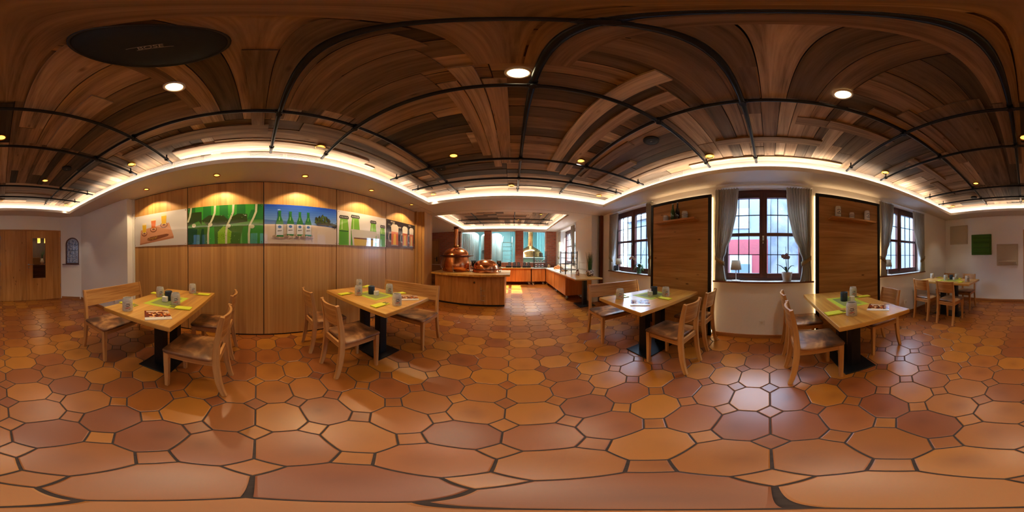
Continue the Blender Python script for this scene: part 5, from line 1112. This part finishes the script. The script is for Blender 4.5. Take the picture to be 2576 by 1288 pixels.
# ================================================================== brewhouse behind the glass
def tank(x, y, r, z0, z1, label, mt='tank', cone=True):
    g = thing('steel_tank', label, 'tank', (x, y, 0), 0, 'brewing tanks behind glass'); m = MB(); m.lathe(([(.03, z0-.55), (.06, z0-.55)] if cone else [(0, z0), (r*.9, z0)])+[(r, z0), (r, z1), (r*.92, z1+.08), (r*.5, z1+.18), (0, z1+.21)], 40); obj('shell', m, mt, g)
    if 'fluted' in label:
        m = MB(); P = []
        for zz in (z0, z1):
            P.append([((r+.012+.014*math.sin(k*PI/2*1.0))*math.cos(2*PI*k/160), (r+.012+.014*math.sin(k*PI/2))*math.sin(2*PI*k/160), zz) for k in range(161)])
        m.grid(P); obj('fluted_jacket', m, 'tank', g)
    for k in range(3):
        a = k*2*PI/3+.5; m = MB(); m.tube([(r*.8*math.cos(a), r*.8*math.sin(a), 0), (r*.85*math.cos(a), r*.85*math.sin(a), z0+.1)], .03, 8); obj('leg', m, 'tank', g)
    return g
tank(-2.55, 9.3, .55, .9, 2.45, 'tall fluted steel tank behind the left glass pane'); g = tank(-1.35, 9.0, .42, .9, 2.3, 'steel tank with black hand wheel behind the left glass pane')
m = MB(); m.lathe([(.075, -.01), (.09, 0), (.075, .01), (.07, 0), (.075, -.01)], 20, 0, T(-.22, -.40, 1.45, 0, PI/2)); 
for k in range(3): a = k*PI/3; m.tube([(-.22+.08*math.cos(a), -.40, 1.45+.08*math.sin(a)), (-.22-.08*math.cos(a), -.40, 1.45-.08*math.sin(a))], .008, 6)
obj('hand_wheel', m, 'black', g)
tank(-.98, 9.7, .35, .9, 2.4, 'pale blue steel tank behind the middle glass pane')
g = thing('steel_stairs', 'white railed steel steps behind the middle glass pane', 'stairs', (-.30, 8.6, 0))
for s in (-.26, .26):
    m = MB(); m.tube([(s, 0, 0), (s, .0, 1.95)], .022, 8); m.tube([(s, .02, 1.95), (s, .9, 2.35)], .02, 8); obj('rail', m, 'rail', g)
for k in range(7): m = MB(); m.box((-.25, -.01+.05*k, .35+k*.23), (.25, .14+.05*k, .375+k*.23)); obj('step', m, 'rail', g)
m = MB(); m.box((-.25, 0, 1.93), (.25, .04, 1.97)); obj('top_rail', m, 'rail', g)
g = thing('brew_kettle', 'copper brew kettle with wide column behind the right glass pane', 'kettle', (1.0, 9.3, 0)); m = MB(); m.lathe([(0, .0), (.75, 0), (.75, 1.15)], 40); obj('base', m, 'mint', g)
m = MB(); m.lathe([(.8, 1.13), (.82, 1.17), (.76, 1.2), (.7, 1.42), (.5, 1.62), (.25, 1.74), (.17, 1.8)], 40); obj('dome', m, 'copper', g); m = MB(); m.lathe([(.17, 1.78), (.15, 1.9), (.15, 3.18)], 28); obj('column', m, 'copper', g)
m = MB(); m.lathe([(.78, 1.10), (.84, 1.12), (.84, 1.17), (.78, 1.18)], 40); obj('rim', m, 'tank', g)
m = MB(); m.box((-4.5, 8.2, 0), (2.55, 8.22, .75)); tag(obj('half_wall', m, 'mint'), 'mint green low panel behind the glass panes', 'panel')
m = MB()
for k in range(22): m.box((-.2+k*.12, 11.94, .5), (-.12+k*.12, 11.99, 3.1))
tag(obj('wall_cladding', m, 'teal_d'), 'teal vertical cladding on the far brewhouse wall', 'cladding')
g = thing('fill_lamp', 'long ceiling strip light added to brighten the brewhouse', 'lamp', (-.4, 8.9, 3.1)); m = MB(); m.box((-2.2, -.08, .02), (2.2, .08, .09)); obj('housing', m, 'white', g); M['fill_tube'] = plain('fill_tube', S(230, 255, 255), .4, emit=S(232, 250, 255), es=140); m = MB(); m.box((-2.15, -.05, 0), (2.15, .05, .02)); obj('tube', m, 'fill_tube', g)  # added fill light that brightens the brewhouse, modelled as a ceiling fixture
m = MB(); m.box((-1.75, 11.97, 1.7), (-1.3, 11.99, 2.9)); M['bright_win'] = plain('bright_win', S(150, 220, 255), .3, emit=S(140, 215, 255), es=1.6); m.box((1.75, 11.97, 1.0), (2.5, 11.99, 3.0)); struct('window_9', m, 'bright_win')
# ================================================================== outside
m = MB(); m.box((2.62, -14, -.3), (16, 14, -.2)); tag(obj('street', m, 'asphalt'), 'grey paved street outside the windows', 'street')
g = thing('house', 'white house with red ground floor seen through the middle window', 'house', (7.2, 1.6, -.2))
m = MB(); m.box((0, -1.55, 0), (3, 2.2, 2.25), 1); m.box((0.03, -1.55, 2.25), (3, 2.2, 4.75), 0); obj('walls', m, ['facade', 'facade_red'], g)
for y, z, a, b in ((-.35, 2.75, .8, .95), (1.2, 2.75, .8, .95), (-.35, .5, 1.0, 1.05), (1.2, .5, .9, 1.3)):
    m = MB(); m.box((-.03, y-a/2, z), (.05, y+a/2, z+b)); o = obj('window_frame', m, 'ext_trim', g); m = MB(); m.box((-.035, y-a/2+.07, z+.07), (-.03, y+a/2-.07, z+b*.62)); obj('glass', m, 'ext_glass', o)
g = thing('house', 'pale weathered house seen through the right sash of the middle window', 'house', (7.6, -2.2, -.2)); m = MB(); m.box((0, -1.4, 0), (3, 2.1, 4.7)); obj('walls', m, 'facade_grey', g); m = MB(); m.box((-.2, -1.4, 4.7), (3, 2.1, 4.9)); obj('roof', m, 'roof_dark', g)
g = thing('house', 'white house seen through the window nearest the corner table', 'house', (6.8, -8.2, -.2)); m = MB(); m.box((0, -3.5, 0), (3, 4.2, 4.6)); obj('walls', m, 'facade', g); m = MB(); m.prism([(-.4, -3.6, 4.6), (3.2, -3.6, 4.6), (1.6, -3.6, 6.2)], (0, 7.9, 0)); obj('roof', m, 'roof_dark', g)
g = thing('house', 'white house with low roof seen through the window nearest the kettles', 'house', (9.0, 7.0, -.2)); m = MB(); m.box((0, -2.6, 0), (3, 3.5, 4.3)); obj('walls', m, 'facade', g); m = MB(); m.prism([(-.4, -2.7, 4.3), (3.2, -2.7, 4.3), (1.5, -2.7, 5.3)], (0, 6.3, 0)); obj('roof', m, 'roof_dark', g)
g = thing('house', 'tall pale building added behind the lower houses to block the sun', 'house', (15, -5, -.2)); m = MB(); m.box((0, -12, 0), (4, 9.0, 12.5)); obj('walls', m, 'facade', g); m = MB(); m.box((-.2, -12, 12.5), (4.2, 9.0, 12.9)); obj('roof', m, 'roof_dark', g)  # added block that keeps the sun out of the dining room windows
R5 = random.Random(4)
def bush(x, y, r, h, label):
    g = thing('shrub', label, 'shrub', (x, y, -.2)); m = MB()
    for k in range(420):
        a, b = R5.uniform(0, 6.28), R5.uniform(0, 1); rr = r*(.5+.5*R5.random())*math.sin(PI*(.12+.85*b)); p = Vector((rr*math.cos(a), rr*math.sin(a), .2+h*b)); d = Vector((R5.uniform(-1, 1), R5.uniform(-1, 1), R5.uniform(-.3, 1))).normalized(); s = d.cross(Vector((R5.random(), R5.random(), R5.random()))).normalized(); l = .09
        m.face([tuple(p), tuple(p+d*l*.5+s*l*.3), tuple(p+d*l), tuple(p+d*l*.5-s*l*.3)])
    obj('foliage', m, 'hedge', g); m = MB(); m.tube([(0, 0, 0), (0, 0, h*.6)], .03, 8); obj('trunk', m, 'postwood', g)
bush(3.25, 8.2, .42, 1.95, 'pale green shrub outside the sunny far window'); bush(5.4, 3.1, .4, 1.5, 'pale green shrub outside the window nearest the kettles')
# ================================================================== light from outside
wd = bpy.data.worlds.new('World'); scn.world = wd; wd.use_nodes = True; t = wd.node_tree; bg = t.nodes['Background']
bg.inputs[0].default_value = (.58, .75, 1.0, 1); bg.inputs[1].default_value = 19.0
def portal(x, y, z, sy, sz):
    L = bpy.data.lights.new('daylight_portal', 'AREA'); L.shape = 'RECTANGLE'; L.size = sz; L.size_y = sy; L.cycles.is_portal = True
    o = bpy.data.objects.new('daylight_portal', L); COL.objects.link(o); o.location = (x, y, z); o.rotation_euler = (0, PI/2, 0)
for k in (1, 2, 3): portal(2.60, YC[k], 1.6, 1.2, 1.42)
portal(2.60, 5.875, 1.63, 1.7, 1.36)
su = bpy.data.lights.new('sun', 'SUN'); su.energy = 48; su.angle = math.radians(.5); su.color = (1, .93, .82)
o = bpy.data.objects.new('sun', su); COL.objects.link(o); o.rotation_euler = Vector((-.82, .06, -.57)).to_track_quat('-Z', 'Y').to_euler()
# ================================================================== camera
cam = bpy.data.cameras.new('camera'); cam.type = 'PANO'
try: cam.panorama_type = 'EQUIRECTANGULAR'
except Exception: pass
try: cam.cycles.panorama_type = 'EQUIRECTANGULAR'
except Exception: pass
cam.clip_start = .01
co = bpy.data.objects.new('camera', cam); COL.objects.link(co)
a, b, c_ = [math.radians(v) for v in (-.4936, -.083, -.2726)]
Ry = Matrix(((math.cos(a), 0, math.sin(a)), (0, 1, 0), (-math.sin(a), 0, math.cos(a)))); Rx = Matrix(((1, 0, 0), (0, math.cos(b), -math.sin(b)), (0, math.sin(b), math.cos(b)))); Rz = Matrix(((math.cos(c_), math.sin(c_), 0), (-math.sin(c_), math.cos(c_), 0), (0, 0, 1)))
co.matrix_world = Matrix.Translation((0, 0, 1.25)) @ (Rz @ Rx @ Ry @ Matrix(((1, 0, 0), (0, 0, -1), (0, 1, 0)))).to_4x4()
scn.camera = co
vs = scn.view_settings; vs.view_transform = 'Standard'; vs.look = 'None'; vs.gamma = 1; vs.use_curve_mapping = False; vs.exposure = 0.66
cy = scn.cycles; cy.max_bounces = 8; cy.diffuse_bounces = 4; cy.glossy_bounces = 4; cy.transmission_bounces = 4; cy.transparent_max_bounces = 12; cy.caustics_reflective = False; cy.caustics_refractive = False
